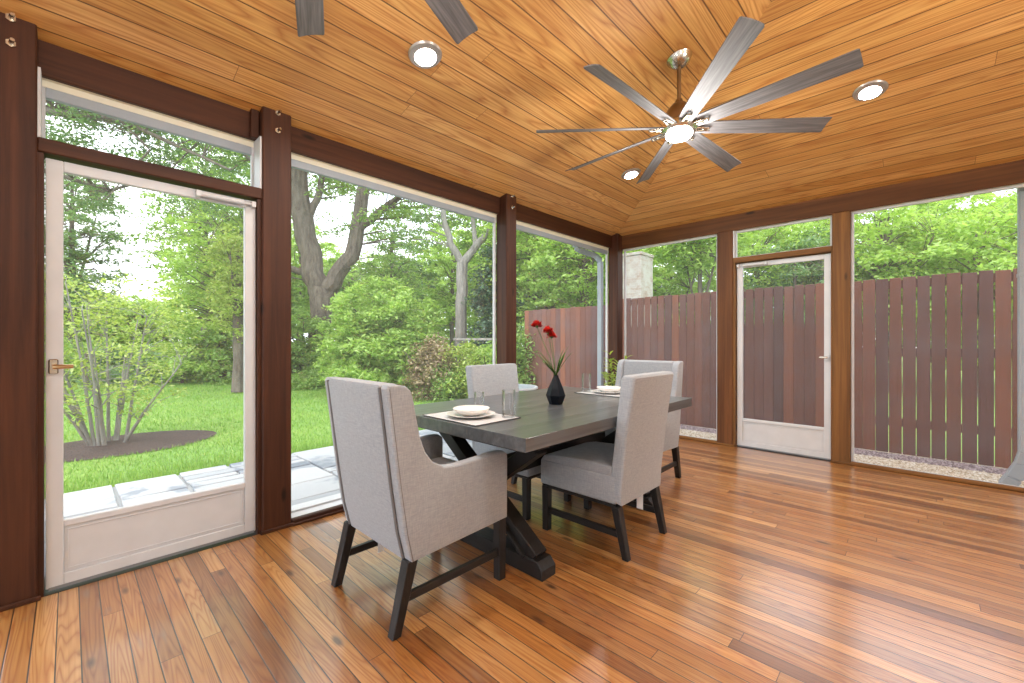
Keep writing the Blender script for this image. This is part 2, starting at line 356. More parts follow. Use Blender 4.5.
# roof above the boards (eaves)
r=NB()
for a,b_,c_,d_ in [((-.42,-8.15),(-.42,.55),(2.27,-2.27),(2.27,-5.43)),((-.42,.55),(5.3,.55),(5.3,-2.27),(2.27,-2.27)),((2.27,-2.27),(5.3,-2.27),(5.3,-5.43),(2.27,-5.43)),((-.42,-8.15),(2.27,-5.43),(5.3,-5.43),(5.3,-8.15))]:
    zz=lambda p: 2.62+.22*min(p[0] if p[0]<2.27 else 2.27,-p[1] if -p[1]<2.27 else 2.27, p[1]+7.7 if p[1]+7.7<2.27 else 2.27)
    lo=[r.verts.new((p[0],p[1],zz(p)+.06)) for p in (a,b_,c_,d_)]; hi=[r.verts.new((p[0],p[1],zz(p)+.20)) for p in (a,b_,c_,d_)]
    r.faces.new(lo); r.faces.new(hi[::-1])
    for i in range(4): r.faces.new((lo[i],lo[(i+1)%4],hi[(i+1)%4],hi[i]))
tag(obj('roof',r,M['roofgrey']),'grey shingled porch roof slab with overhanging eaves','roof',kind='structure')

ntrim=[0]
def trim(bm,m,label):
    ntrim[0]+=1; o=obj('trim_%d'%ntrim[0],bm,m); tag(o,label,'timber',kind='structure'); return o
def post(x0,x1,y0,y1,top,label,mt='postz'):
    b=NB(); box(b,x0,x1,y0,y1,0,top,.006,1); o=trim(b,M[mt],label); return o
# left side posts (front face on x=0)
def bolts(y,parent_label,x=0.0):
    pass
LP=[(-5.28,-5.128,'timber post left of the near screen door, toned dark as backlit'),(-4.215,-4.05,'timber post between the near door and the wide screen, toned dark as backlit'),(-2.11,-1.963,'timber post behind the upholstered chair on the left side, toned dark as backlit')]
posts=[]
for y0,y1,lab in LP:
    o=post(-.14,0,y0,y1,2.61,lab); posts.append(o)
    for zb,xx in ((2.585,.016),(2.475,.016)):
        b=NB(); ym=(y0+y1)/2
        tube(b,[(0,ym,zb),(.012,ym,zb)],.017,6); tube(b,[(.010,ym,zb),(.040,ym+.006,zb+.004)],.008,8)
        q=obj('bolt',b,M['nickel'],o); q['label']='silver bolt end and nut'
    b=NB(); box(b,.001,.014,y0-.012,y1+.012,0,.022,.004,1); box(b,-.14,.014,y0-.012,y0-.001,0,.022,.003,1)
    obj('shoe_moulding',b,M['postx'],o)
po=post(-.14,0,-.02,.12,2.60,'timber corner post where the two screened sides meet')
BP=[(1.205,1.372,'brown timber post left of the far screen door'),(2.262,2.402,'timber post right of the far screen door, in a lit orange-brown tone'),(4.9,5.05,'timber post at the house end of the far side')]
for x0,x1,lab in BP:
    post(x0,x1,.09,.22,2.42,lab,'mpostz' if x0<2 else 'bpostz')
    b=NB(); box(b,x0-.012,x1+.012,.076,.089,0,.022,.004,1); trim(b,M['bpostx'],'small wooden shoe at the foot of the '+lab)
for yy in (-7.85,): post(-.14,0,yy,yy+.15,2.6,'timber post at the south-west corner of the porch')
for xx in (1.7,3.4): post(xx,xx+.15,-7.85,-7.7,2.42,'timber post in the open south side at x%.0f'%xx if False else ('first' if xx<2 else 'second')+' timber post of the open south side')
# beams
b=NB(); box(b,-.12,-.09,YS-.1,.09,2.418,2.60,.004,1); trim(b,M['posty'],'long timber beam above the left side, toned dark as backlit')
b=NB(); box(b,-.27,-.121,YS-.1,.23,2.420,2.60); box(b,-.0905-.0,-.0895,0,0,0,0) if False else None; trim(b,M['cream'],'cream painted header behind the left beam')
b=NB(); box(b,-.09,XE,.09,.12,2.404,2.60,.004,1); trim(b,M['mpostx'],'long timber beam above the far side')
b=NB(); box(b,-.23,XE,.121,.23,2.406,2.60); trim(b,M['cream'],'painted header behind the far beam')
b=NB(); box(b,-.12,XE,YS-.12,YS-.09,2.404,2.60,.004,1); trim(b,M['postx'],'timber beam above the open south side')
# splice blocks either side of post 2
b=NB(); box(b,-.089,-.055,-4.262,-4.218,2.418,2.59,.003,1); trim(b,M['postz'],'short timber block beside the second post top')
# door head rails (transom rails)
b=NB(); box(b,-.13,-.005,-5.128,-4.215,2.035,2.10,.005,1); trim(b,M['posty'],'rail over the near screen door, toned dark as backlit')
b=NB(); box(b,1.372,2.262,.095,.215,2.045,2.10,.005,1); trim(b,M['bpostx'],'brown rail over the far screen door')
# door jambs
for y0,y1,s in ((-5.128,-5.108,'left'),(-4.237,-4.215,'right')):
    b=NB(); box(b,-.13,-.02,y0,y1,0,2.035); trim(b,M['postz'],'brown %s jamb of the near screen door'%s)
for x0,x1,s in ((1.372,1.395,'left'),(2.252,2.262,'right')):
    b=NB(); box(b,x0,x1,.10,.21,0,2.045); trim(b,M['bpostz'],'brown %s jamb of the far screen door'%s)
# sills
def sill_left(y0,y1,lab):
    b=NB(); box(b,-.03,.010,y0,y1,0,.040,.006,1); box(b,.010,.022,y0,y1,0,.018,.004,1); o=trim(b,M['posty'],'brown floor sill under '+lab)
    b=NB(); box(b,-.28,-.031,y0,y1,-.16,.028,.004,1); trim(b,M['white'],'white outer ledge under '+lab)
sill_left(-4.05,-2.11,'the wide left screen'); sill_left(-1.963,-.02,'the left screen by the corner'); sill_left(YS,-5.28,'the nearest left screen')
b=NB(); box(b,-.26,-.14,-5.28,-4.05,-.16,-.001); box(b,-.139,-.02,-5.128,-4.215,-.16,.001);trim(b,M['darky'],'dark threshold of the near screen door')
def sill_back(x0,x1,lab):
    b=NB(); box(b,x0,x1,.078,.12,0,.034,.006,1); trim(b,M['bpostx'],'brown floor sill under '+lab)
    b=NB(); box(b,x0,x1,.121,.20,-.16,.014,.004,1); trim(b,M['white'],'white outer ledge under '+lab)
sill_back(0,1.205,'the far left screen'); sill_back(2.402,4.9,'the far right screen'); 
b=NB(); box(b,1.205,2.402,.225,.26,-.16,-.002); box(b,1.372,2.262,.10,.224,-.16,.001); trim(b,M['darkx'],'dark threshold of the far screen door')

# windows = screened bays: frame + screen
nwin=[0]
def bay(axis,p,a0,a1,z0,z1,lab,w=.022,head=.05,depth=.03,side_trim=None):
    """axis 'x' = plane x=p spanning y a0..a1 ; axis 'y' = plane y=p spanning x"""
    nwin[0]+=1; root=thing('window_%d'%nwin[0],lab,'screen',kind='structure',loc=(p,(a0+a1)/2,z0) if axis=='x' else ((a0+a1)/2,p,z0))
    cx,cy,cz=root.location
    f=NB()
    def B(bm,u0,u1,w0,w1,d0,d1):
        if axis=='x': box(bm,d0-0,d1-0,u0-cy,u1-cy,w0-cz,w1-cz,.003,1)
        else: box(bm,u0-cx,u1-cx,d0,d1,w0-cz,w1-cz,.003,1)
    h=depth/2
    B(f,a0,a0+w,z0,z1,-h,h);B(f,a1-w,a1,z0,z1,-h,h);B(f,a0+w,a1-w,z0,z0+.012,-h,h)
    obj('window_frame',f,M['white'],root)
    g=NB(); B(g,a0+w,a1-w,z1-head,z1,-h,h); q=obj('head_rail',g,M['gutter'] if axis=='x' else M['white'],root)
    s=NB()
    if axis=='x': vs=[s.verts.new((0,y-cy,z-cz)) for y,z in((a0+w,z0+.012),(a1-w,z0+.012),(a1-w,z1-head),(a0+w,z1-head))]
    else: vs=[s.verts.new((x-cx,0,z-cz)) for x,z in((a0+w,z0+.012),(a1-w,z0+.012),(a1-w,z1-head),(a0+w,z1-head))]
    s.faces.new(vs); obj('insect_screen',s,M['screen'],root)
    return root
b=NB(); box(b,-.172,-.141,YS,-.02,2.388,2.4195,.002,1); trim(b,M['cream'],'cream painted fascia strip under the left beam')
XS=-.156
bay('x',XS,-5.128,-4.215,2.10,2.388,'transom screen above the near white door')
bay('x',XS,-4.05,-2.11,.03,2.388,'wide floor to beam screen on the left side, behind the chairs')
bay('x',XS,-1.963,-.02,.03,2.388,'floor to beam screen on the left side next to the corner')
bay('y',.155,0.002,1.205,.015,2.404,'floor to beam screen on the far side next to the corner',head=.022)
bay('y',.155,1.372,2.262,2.10,2.404,'transom screen above the far white door',head=.022)
bay('y',.155,2.402,4.9,.015,2.404,'wide floor to beam screen right of the far door',head=.022)
bay('x',XS,YS,-5.28,.03,2.388,'nearest screen on the left side beside the camera')
# white linings beside the transoms
b=NB(); box(b,-.15,-.012,-5.127,-5.117,2.10,2.418); trim(b,M['white'],'white left lining of the near transom')
b=NB(); box(b,-.15,-.012,-4.226,-4.216,2.10,2.418); trim(b,M['white'],'white right lining of the near transom')
b=NB(); box(b,1.373,1.383,.10,.225,2.10,2.404); trim(b,M['white'],'white left lining of the far transom')

# screen doors
def door(n,axis,p,a0,a1,z0,z1,lab,hinge):
    w=a1-a0; root=thing('door_%d'%n,lab,'door',kind='structure',loc=(p,a0,z0) if axis=='x' else (a0,p,z0),rz=PI/2 if axis=='x' else 0)
    # local: x along door 0..w, y = thickness (room side is -y for back wall; for axis x rotated, room side = -y too)
    H=z1-z0; st=.058; kz=.275; t=.016
    f=NB(); box(f,0,st,-t,t,0,H,.003,1); box(f,w-st,w,-t,t,0,H,.003,1); box(f,st,w-st,-t,t,H-.05,H,.003,1); box(f,st,w-st,-t,t,kz,kz+.03,.003,1); box(f,st,w-st,-t,t,0,.055,.003,1)
    obj('door_frame',f,M['white'],root)
    k=NB(); box(k,st+.001,w-st-.001,-t*.4,t*.4,.055,kz,.002,1); 
    for z in (.07,kz-.02): box(k,st+.012,w-st-.012,-t*.4-.004,-t*.4,z,z+.006,.001,1)
    for x in (st+.012,w-st-.018): box(k,x,x+.006,-t*.4-.004,-t*.4,.076,kz-.02,.001,1)
    obj('kick_panel',k,M['white'],root)
    s=NB(); s.faces.new([s.verts.new(v) for v in ((st,0,kz+.03),(w-st,0,kz+.03),(w-st,0,H-.05),(st,0,H-.05))]); obj('insect_screen',s,M['screen'],root)
    sw=NB(); 
    for z,d in ((.0,0),): box(sw,.01,w-.01,-t-.004,-t,-.008,.006)
    obj('sweep',sw,M['jambgrey'],root)
    hx=.026 if hinge=='right' else w-.026; sg=1 if hinge=='right' else -1
    HZ=1.035 if n==1 else 1.0
    hd=NB(); box(hd,hx-.016,hx+.016,-t-.008,-t,HZ-.035,HZ+.035,.004,1); tube(hd,[(hx,-t-.005,HZ),(hx,-t-.045,HZ)],.009,10)
    o=obj('handle_plate',hd,M['white'] if n==2 else M['nickel'],root)
    lv=NB(); tube(lv,[(hx,-t-.042,HZ),(hx+sg*.02,-t-.048,HZ),(hx+sg*.065,-t-.05,HZ)],[.010,.011,.009],10); obj('handle_lever',lv,M['brass'] if n==1 else M['nickel'],o)
    cl=NB(); x1=w-.02 if hinge=='right' else .02
    tube(cl,[(x1-sg*.05,-t-.028,H-.028),(x1-sg*.27,-t-.028,H-.028)],.014,12); tube(cl,[(x1+sg*.01,-t-.028,H-.028),(x1-sg*.05,-t-.028,H-.028)],.006,8)
    box(cl,x1-.012,x1+.012,-t-.042,-t,H-.045,H-.012,.002,1); box(cl,x1-sg*.27-.012,x1-sg*.27+.012,-t-.042,-t,H-.045,H-.012,.002,1)
    o=obj('door_closer',cl,M['white'],root); return root
door(1,'x',-.06,-5.104,-4.240,.018,2.022,'white aluminium screen door on the left side, nearest the camera','right')
door(2,'y',.16,1.400,2.250,.012,2.035,'white aluminium screen door on the far side','left')

# house wall (behind the camera, closes the room)
b=NB(); box(b,XE,XE+.12,YS-.1,.2,0,3.3)
for i in range(22): prism(b,[(XE,.02+i*.14),(XE-.014,.02+i*.14),(XE-.002,.16+i*.14),(XE,.16+i*.14)],YS,.08,'y')
tag(obj('wall_right',b,M['siding']),'pale grey lap sided house wall closing the porch','wall',kind='structure')

def uplight(y,lab):  # uplights added on the unseen wall to brighten the ceiling
    root=thing('fill_uplight',lab,'lamp',(XE-.02,y,2.0),group='added ceiling fill uplights')
    b=NB(); box(b,-.03,0,-.06,.06,-.1,.1,.004,1); obj('back_plate',b,M['bronze'],root)
    b=NB(); lathe(b,[(.0,-.09),(.05,-.09),(.075,.06),(.070,.06),(.046,-.08),(0,-.08)],28,c=(-.11,0,0),cap=False); obj('shade',b,M['bronze'],root)
    ld=bpy.data.lights.new('fill_uplight_lamp','AREA'); ld.shape='DISK'; ld.size=.12; ld.energy=SE; ld.color=(1,.97,.92)
    lo=bpy.data.objects.new('fill_uplight_lamp',ld); link(lo,root); lo.location=(-.11,0,.055); lo.rotation_euler=(PI,math.radians(-25),0)
SE=85
uplight(-2.9,'added unseen ceiling-fill sconce on the house wall nearer the far side')
uplight(-5.6,'added unseen ceiling-fill sconce on the house wall behind the camera')
# ------------------------------------------------------------------ gutter / downspouts
def downspout(pts,w,d,lab,bands=()):
    b=NB()
    for p,q in zip(pts,pts[1:]): bar(b,p,q,w,d,up=(0,1,0),bev=.008)
    root=obj('downspout',b,M['gutter']); tag(root,lab,'downspout')
    for z in bands:
        s=NB(); q=[p for p in pts if p[2]>.2][-1]; box(s,q[0]-w/2-.004,q[0]+w/2+.004,q[1]-d/2-.004,q[1]+d/2+.004,z,z+.03,.002,1); obj('strap',s,M['gutter'],root)
    return root
downspout([(-.475,-.30,2.52),(-.47,-.30,2.44),(-.44,-.26,2.40),(-.33,-.02,2.345),(-.30,.04,2.27),(-.30,.04,-.1)],.07,.06,'white gutter downspout outside the corner post',(1.9,.4))
downspout([(3.51,.46,2.58),(3.51,.44,2.46),(3.51,.40,2.40),(3.51,.39,.26),(3.49,.40,.16),(3.44,.42,.04),(3.40,.44,-.05)],.10,.08,'grey downspout with kicked out foot at the right edge',(1.7,))
b=NB(); prism(b,[(-.52,2.49),(-.43,2.49),(-.42,2.60),(-.54,2.60)],-8.2,.55,'y',.004,1); tag(obj('gutter',b,M['white']),'white roof gutter along the left eave','gutter',kind='structure')

# ------------------------------------------------------------------ recessed lights & fans
def downlight(x,y,slope,lab):
    z=zc(x) if slope=='l' else (zc(-y) if slope=='b' else zc(T))
    root=thing('recessed_light',lab,'light',(x,y,z),group='recessed ceiling lights')
    if slope=='l': root.rotation_euler=(0,-math.atan(sl),0)
    elif slope=='b': root.rotation_euler=(-math.atan(sl),0,0)
    b=NB(); lathe(b,[(.050,-.004),(.056,-.011),(.088,-.010),(.095,-.0005),(.05,-.0005)],40,cap=False); b.faces.ensure_lookup_table(); o=obj('trim_ring',b,M['ring'],root); 
    b=NB(); lathe(b,[(.0,-.009),(.045,-.008),(.0505,-.006)],32,cap=False); obj('lens',b,M['lamp'],root)
    ld=bpy.data.lights.new('recessed_lamp','AREA'); ld.shape='DISK'; ld.size=.12; ld.energy=LE; ld.color=(1,.97,.93); ld.spread=math.radians(170)
    lo=bpy.data.objects.new('recessed_lamp',ld); link(lo,root); lo.location=(0,0,-.02); lo.visible_camera=True
    return root
M['ring']=simple('satin_nickel_ring',(.45,.40,.36),.35,.6)
LE=20
downlight(.862,-3.635,'l','glowing recessed ceiling light left of the nearer fan blades')
downlight(.865,-1.275,'l','glowing recessed ceiling light nearest the far left corner')
downlight(2.632,-1.256,'b','glowing recessed ceiling light on the right above the far door')

downlight(3.3,-3.9,'f','added out-of-view ceiling light over the middle of the room')  # extra light added outside the frame to lift the room brightness
downlight(3.3,-6.1,'s','recessed ceiling light over the house end of the room') if False else None

def fan():
    root=thing('ceiling_fan','eight blade ceiling fan with grey wood blades and glowing round light, above the table','ceiling fan',(1.765,-2.325,0),group='ceiling fans')
    zf=2.53
    cz=zc(1.765)
    b=NB(); lathe(b,[(.0,-.001),(.074,-.001),(.078,-.010),(.070,-.022),(.066,-.030),(.050,-.052),(.030,-.062),(.018,-.066),(.0,-.066)],40,cap=False)
    o=obj('canopy',b,M['nickel'],root,loc=(0,0,cz)); o.rotation_euler=(0,-math.atan(sl),0)
    b=NB(); tube(b,[(0,0,zf+.17),(0,0,cz-.05)],.0125,16); obj('downrod',b,M['bronze'],root)
    b=NB(); lathe(b,[(.0,zf+.185),(.022,zf+.185),(.026,zf+.165),(.045,zf+.155),(.075,zf+.12),(.088,zf+.07),(.088,zf+.03),(.0,zf+.03)],40,cap=False); obj('motor_housing',b,M['bronze'],root)
    b=NB(); lathe(b,[(.0,zf+.032),(.098,zf+.032),(.108,zf+.015),(.108,zf-.012),(.098,zf-.026),(.084,zf-.030),(.0,zf-.030)],40,cap=False); obj('hub',b,M['nickel'],root)
    b=NB(); lathe(b,[(.083,zf-.029),(.081,zf-.045),(.070,zf-.057),(.04,zf-.062),(.0,zf-.063)],40,cap=False); obj('light_lens',b,M['lamp'],root)
    a0=math.radians(-4)
    for k in range(8):
        a=a0+k*PI/4
        e=NB(); n=16; pitch=math.radians(20)
        # blade: long, slightly widening, curved in section
        secs=[(.105,.040),(.18,.046),(.5,.052),(.895,.057),(.905,.056),(.912,.052)]
        rows=[]
        for (r_,hw) in secs:
            top=[];bot=[]
            for j in range(9):
                w=(j/4-1)*hw; cam=-.006*(w/.055)**2+.006
                y=w*math.cos(pitch)-0*cam; z=-w*math.sin(pitch)+cam
                top.append(e.verts.new((r_,y,z+.003))); bot.append(e.verts.new((r_,y,z-.003)))
            rows.append(top+bot[::-1])
        for A_,B_ in zip(rows,rows[1:]):
            for j in range(18): e.faces.new((A_[j],A_[(j+1)%18],B_[(j+1)%18],B_[j]))
        e.faces.new(rows[0]); e.faces.new(rows[-1][::-1])
        o=obj('blade',e,M['blade'],root,loc=(0,0,zf+.005)); o.rotation_euler=(0,0,a)
        h=NB(); 
        for s_ in (-1,1):
            bar(h,(.085,s_*.020,-.010),(.185,s_*.010,-.012),.014,.007,bev=.002)
        bar(h,(.085,0,-.004),(.150,0,-.003),.03,.006,bev=.002)
        for q in (.150,.185): tube(h,[(q,0,-.02),(q,0,-.004)],.006,8)
        obj('blade_bracket',h,M['nickel'],o)
    ld=bpy.data.lights.new('fan_lamp','POINT'); ld.energy=FE; ld.shadow_soft_size=.14; ld.color=(1,.97,.93)
    lo=bpy.data.objects.new('fan_lamp',ld); link(lo,root); lo.location=(0,0,zf-.24)
    return root
FE=30
f1=fan()
dup(f1,(1.757,-4.635,0),math.radians(26),label='second ceiling fan, only two grey blade tips in view at the top of the picture')

# ------------------------------------------------------------------ table
def table():
    x0,x1,y0,y1=.522,1.678,-3.695,-1.890; cx,cy=(x0+x1)/2,(y0+y1)/2
    root=thing('dining_table','dark grey-brown wooden trestle dining table with X shaped legs','table',(cx,cy,0))
    w=(x1-x0)/2; l=(y1-y0)/2
    b=NB(); nb=6; 
    
    for i in range(nb):
        a=-w+i*2*w/nb; box(b,a,a+2*w/nb,-l,l,.70,.76,.0012,1)
    obj('tabletop',b,M['taby'],root)
    b=NB(); 
    for s in (-1,1): box(b,s*(w-.13)-.012,s*(w-.13)+.012,-l+.13,l-.13,.655,.70,.002,1); box(b,-w+.13,w-.13,s*(l-.13)-.012,s*(l-.13)+.012,.655,.70,.002,1)
    obj('apron',b,M['darky'],root)
    for s in (-1,1):
        yt=s*.59
        b=NB(); 
        prism(b,[(-.452,0),(-.452,.05),(-.42,.085),(.42,.085),(.452,.05),(.452,0)],yt-.055,yt+.055,'y',.004,1); obj('foot_bar',b,M['darkx'],root)
        b=NB(); box(b,-.42,.42,yt-.05,yt+.05,.63,.70,.004,1); obj('top_bar',b,M['darkx'],root)
        for k in (-1,1):
            b=NB(); bar(b,(k*.385,yt+k*.0,.08),(-k*.385,yt,.635),.075,.085,up=(0,1,0),bev=.004); obj('leg',b,M['darkz'],root)
        b=NB(); 
        for k in (-1,1):
            bar(b,(k*.33,yt-.045,.082),(k*.06,yt-.045,.30),.02,.035,up=(0,1,0),bev=.002)
        obj('brace',b,M['darkz'],root)
    b=NB(); box(b,-.045,.045,-.60,.60,.385,.485,.004,1); obj('stretcher',b,M['darky'],root)
    return root
tb=table()
ZT=.7602

# ------------------------------------------------------------------ chairs (local: faces +y)
TGX=-.18
def armchair():
    root=thing('upholstered_armchair','grey linen wing armchair seen from behind at the near end of the table','chair',(1.115,-3.85,0),group='armchairs at the table ends')
    # side outline (y,z) relative y = world + 3.85
    sp=[(-.335,.985),(-.325,1.0),(-.285,1.0),(-.25,.993),(-.227,.972),(-.214,.935),(-.200,.86),(-.182,.78),(-.158,.715),(-.12,.665),(-.06,.632),(.0,.624),(.10,.626),(.25,.634),(.30,.632),(.325,.615),(.328,.59),(.326,.30),(-.225,.278),(-.255,.40),(-.285,.60)]
    for s in (-1,1):
        b=NB(); prism(b,sp,s*.235,s*.290,'x',.010,3); obj('side_panel',b,M['fabric'],root)
        b=NB(); tube(b,[(s*.2875,y+o,z) for y,z,o in ((-.335+.012,.985,0),(-.285+.012,.60,0),(-.255+.012,.40,0),(-.225+.008,.285,0))],.0035,6)
        tube(b,[(s*.2375,y,z) for y,z in ((-.338,.99),(-.290,.60),(-.260,.40),(-.232,.285))],.006,6)
        obj('welt',b,M['welt'],root)
    b=NB(); prism(b,[(-.342,.98),(-.335,.998),(-.26,.998),(-.245,.985),(-.17,.50),(-.16,.30),(-.232,.28),(-.262,.40),(-.292,.60)],-.231,.231,'x',.010,3); obj('backrest',b,M['fabric'],root)
    b=NB(); box(b,-.232,.232,-.165,.318,.315,.455,.02,3); obj('seat_base',b,M['fabric'],root)
    b=NB(); box(b,-.228,.228,-.16,.312,.452,.515,.024,4); obj('seat_cushion',b,M['fabric'],root)
    for s in (-1,1):
        b=NB(); leg(b,(s*.262,-.215,.285),(s*.262,-.287,0),.050,.040); obj('leg',b,M['darkz'],root)
        b=NB(); leg(b,(s*.262,.297,.31),(s*.262,.297,0),.048,.044); obj('leg',b,M['darkz'],root)
        b=NB(); bar(b,(s*.262,-.255,.135),(s*.262,.28,.135),.022,.034,bev=.002); obj('stretcher',b,M['darky'],root)
    b=NB(); prism(b,[(-.115,.12),(-.085,.12),(-.085,.316),(-.115,.316)],TGX,TGX+.001,'x'); o=obj('tag',b,M['paper'],root); o['label']='small white paper tag hanging under the seat'
    return root
ac=armchair()
dup(ac,(1.115,-1.685,0),PI,label='grey linen wing armchair at the far end of the table facing the camera')
def sidechair():
    root=thing('upholstered_side_chair','grey linen armless dining chair on the open right side of the table','chair',(1.46,-2.738,0),PI/2,group='armless chairs at the table sides')
    # local y forward = world -x when rz=+90deg ; local y = 1.46 - worldx
    b=NB(); prism(b,[(-.345,.975),(-.335,.988),(-.275,.988),(-.262,.972),(-.205,.50),(-.20,.44),(-.20,.30),(-.262,.285),(-.268,.40),(-.300,.68)],-.247,.247,'x',.014,3); obj('backrest',b,M['fabric'],root)
    b=NB(); box(b,-.249,.249,-.235,.298,.285,.44,.014,3); obj('seat_skirt',b,M['fabric'],root)
    b=NB(); prism(b,[(-.205,.43),(-.205,.488),(-.05,.492),(.20,.478),(.275,.462),(.294,.435),(.294,.42)],-.245,.245,'x',.016,3); obj('seat',b,M['fabric'],root)
    b=NB(); box(b,-.240,.240,-.225,.288,.265,.284,.002,1); obj('seat_frame',b,M['darky'],root)
    for s in (-1,1):
        b=NB(); leg(b,(s*.225,-.225,.275),(s*.225,-.285,0),.048,.036); obj('leg',b,M['darkz'],root)
        b=NB(); leg(b,(s*.225,.262,.275),(s*.225,.262,0),.046,.042); obj('leg',b,M['darkz'],root)
        b=NB(); bar(b,(s*.225,-.252,.125),(s*.225,.245,.125),.022,.036,bev=.002); obj('stretcher',b,M['darky'],root)
    b=NB(); prism(b,[(-.235,.175),(-.195,.175),(-.195,.266),(-.235,.266)],.06,.061,'x'); o=obj('tag',b,M['paper'],root); o['label']='small white paper tag hanging under the seat'
    return root
sc=sidechair()
dup(sc,(.745,-2.715,0),-PI/2,label='grey linen armless dining chair on the left of the table, seat tucked under')

# ------------------------------------------------------------------ table ware
def placemat(x0,x1,y0,y1,lab):
    b=NB(); box(b,x0,x1,y0,y1,ZT,ZT+.004,.0015,1); o=obj('placemat',b,M['mat']); tag(o,lab,'placemat',group='placemats')
    b=NB(); 
    for p,q in (((x0,y0),(x1,y0)),((x1,y0),(x1,y1)),((x1,y1),(x0,y1)),((x0,y1),(x0,y0))): tube(b,[(*p,ZT+.0035),(*q,ZT+.0035)],.0022,6)
    e=obj('border',b,M['matedge'],o); e['label']='dark stitched border'
M['mat']=simple('pale_grey_placemat',(.55,.56,.57),.5); M['matedge']=simple('dark_placemat_border',(.04,.04,.045),.6)
placemat(.895,1.335,-3.675,-3.355,'pale placemat with dark border at the near end of the table')
placemat(.895,1.335,-2.245,-1.925,'pale placemat with dark border at the far end of the table')
ZM=ZT+.0045
def plate(x,y,r,lab,z=ZM):
    b=NB(); lathe(b,[(0,0),(r*.55,0),(r*.62,.004),(r*.98,.016),(r,.018),(r*.98,.019),(r*.6,.008),(0,.006)],48,cap=False)
    o=obj('plate',b,M['porcelain'],loc=(x,y,z)); tag(o,lab,'plate',group='dinner plates'); return o
def bowl(x,y,r,lab,z):
    b=NB(); lathe(b,[(0,0),(r*.45,0),(r*.5,.004),(r*.8,.015),(r*.97,.030),(r,.038),(r*.985,.038),(r*.93,.028),(r*.7,.016),(r*.3,.007),(0,.006)],48,cap=False)
    o=obj('bowl',b,M['porcelain'],loc=(x,y,z)); tag(o,lab,'bowl',group='soup bowls'); return o
def glass(x,y,lab,z=ZT,r=.036,hh=.145):
    b=NB(); lathe(b,[(0,0),(r-.002,0),(r,.003),(r,hh),(r-.0015,hh+.001),(r-.003,hh),(r-.003,.012),(0,.012)],32,cap=False)
    o=obj('drinking_glass',b,M['glass'],loc=(x,y,z)); tag(o,lab,'glass',group='straight drinking glasses'); return o
plate(1.125,-3.52,.130,'round white plate under the nearer bowl')
bowl(1.125,-3.52,.100,'white shallow bowl on the nearer plate',ZM+.0085)
glass(1.285,-3.395,'tall clear glass to the right of the nearer bowl',ZM)
glass(.93,-3.29,'clear glass half hidden behind the nearer bowl',ZT,.03,.10)
plate(1.115,-2.085,.130,'round white plate on the far placemat')
bowl(1.115,-2.085,.100,'white shallow bowl on the farther plate',ZM+.0085)
glass(.93,-2.13,'clear glass at the far end of the table left of the bowl',ZM)

# vase with flowers
vx,vy=1.154,-2.816
b=NB()
prof=[(0,0),(.043,0),(.066,.058),(.050,.105),(.016,.182),(.016,.190),(.010,.190),(.010,.17),(0,.17)]
for i,(r_,z) in enumerate(prof): pass
lathe(b,prof,7,cap=False,rot=.3); v=obj('vase',b,M['vase'],smooth=0,loc=(vx,vy,ZT)); tag(v,'small faceted navy black vase in the middle of the table','vase')
fr=Vector((.7218,.6921,0))   # a horizontal direction across the table
fl_root=thing('flower_bunch','three red artificial flowers with green strap leaves standing in the dark vase','flowers',(vx,vy,ZT+.185))
b=NB(); heads=[]
for dx,dz,side in ((-.125,.325,.01),(-.055,.285,-.02),(-.028,.255,.015)):
    p1=fr*dx+Vector((-.69,.72,0))*side; top=Vector((p1.x,p1.y,dz)); heads.append(top)
    tube(b,[(0,0,-.05),(p1.x*.3,p1.y*.3,dz*.35),(p1.x*.7,p1.y*.7,dz*.72),tuple(top)],.0022,6)
obj('stem',b,M['stem'],fl_root)
for hd in heads:
    b=NB()
    for k in range(60):
        th=rng.uniform(0,2*PI); ph=rng.uniform(-.25,1.35); d=Vector((math.cos(th)*math.cos(ph),math.sin(th)*math.cos(ph),math.sin(ph)))
        s=d.cross(Vector((0,0,1)));  s=s.normalized() if s.length>.01 else Vector((1,0,0)); u=s.cross(d)
        r0=.008;r1=rng.uniform(.034,.048); w=.015; c0=hd
        vs=[b.verts.new(c0+d*r0),b.verts.new(c0+d*(r0+r1)*.55+s*w),b.verts.new(c0+d*r1*1.0+u*.006),b.verts.new(c0+d*(r0+r1)*.55-s*w)]
        b.faces.new(vs)
    o=obj('flower_head',b,M['petal'],fl_root,smooth=0)
    b=NB(); lathe(b,[(0,-.012),(.009,-.006),(.012,.004),(0,.006)],10,c=tuple(hd),cap=False); obj('calyx',b,M['stem'],o)
WS=3.0
def strap(b,base,dirh,length,rise,w,droop):
    """arching strap leaf with real (small) thickness"""
    n=9; prev=None
    sd=Vector((-dirh.y,dirh.x,0)).normalized()
    for i in range(n+1):
        t_=i/n; p=base+dirh*(length*t_**1.15)+Vector((0,0,rise*t_-droop*t_*t_)); hw=w*WS*math.sin(PI*min(1,.12+.88*t_))**.7 if t_<1 else .0005
        A=(b.verts.new(p-sd*hw+Vector((0,0,hw*.35))),b.verts.new(p),b.verts.new(p+sd*hw+Vector((0,0,hw*.35))))
        if prev: b.faces.new((prev[0],prev[1],A[1],A[0])); b.faces.new((prev[1],prev[2],A[2],A[1]))
        prev=A
b=NB()
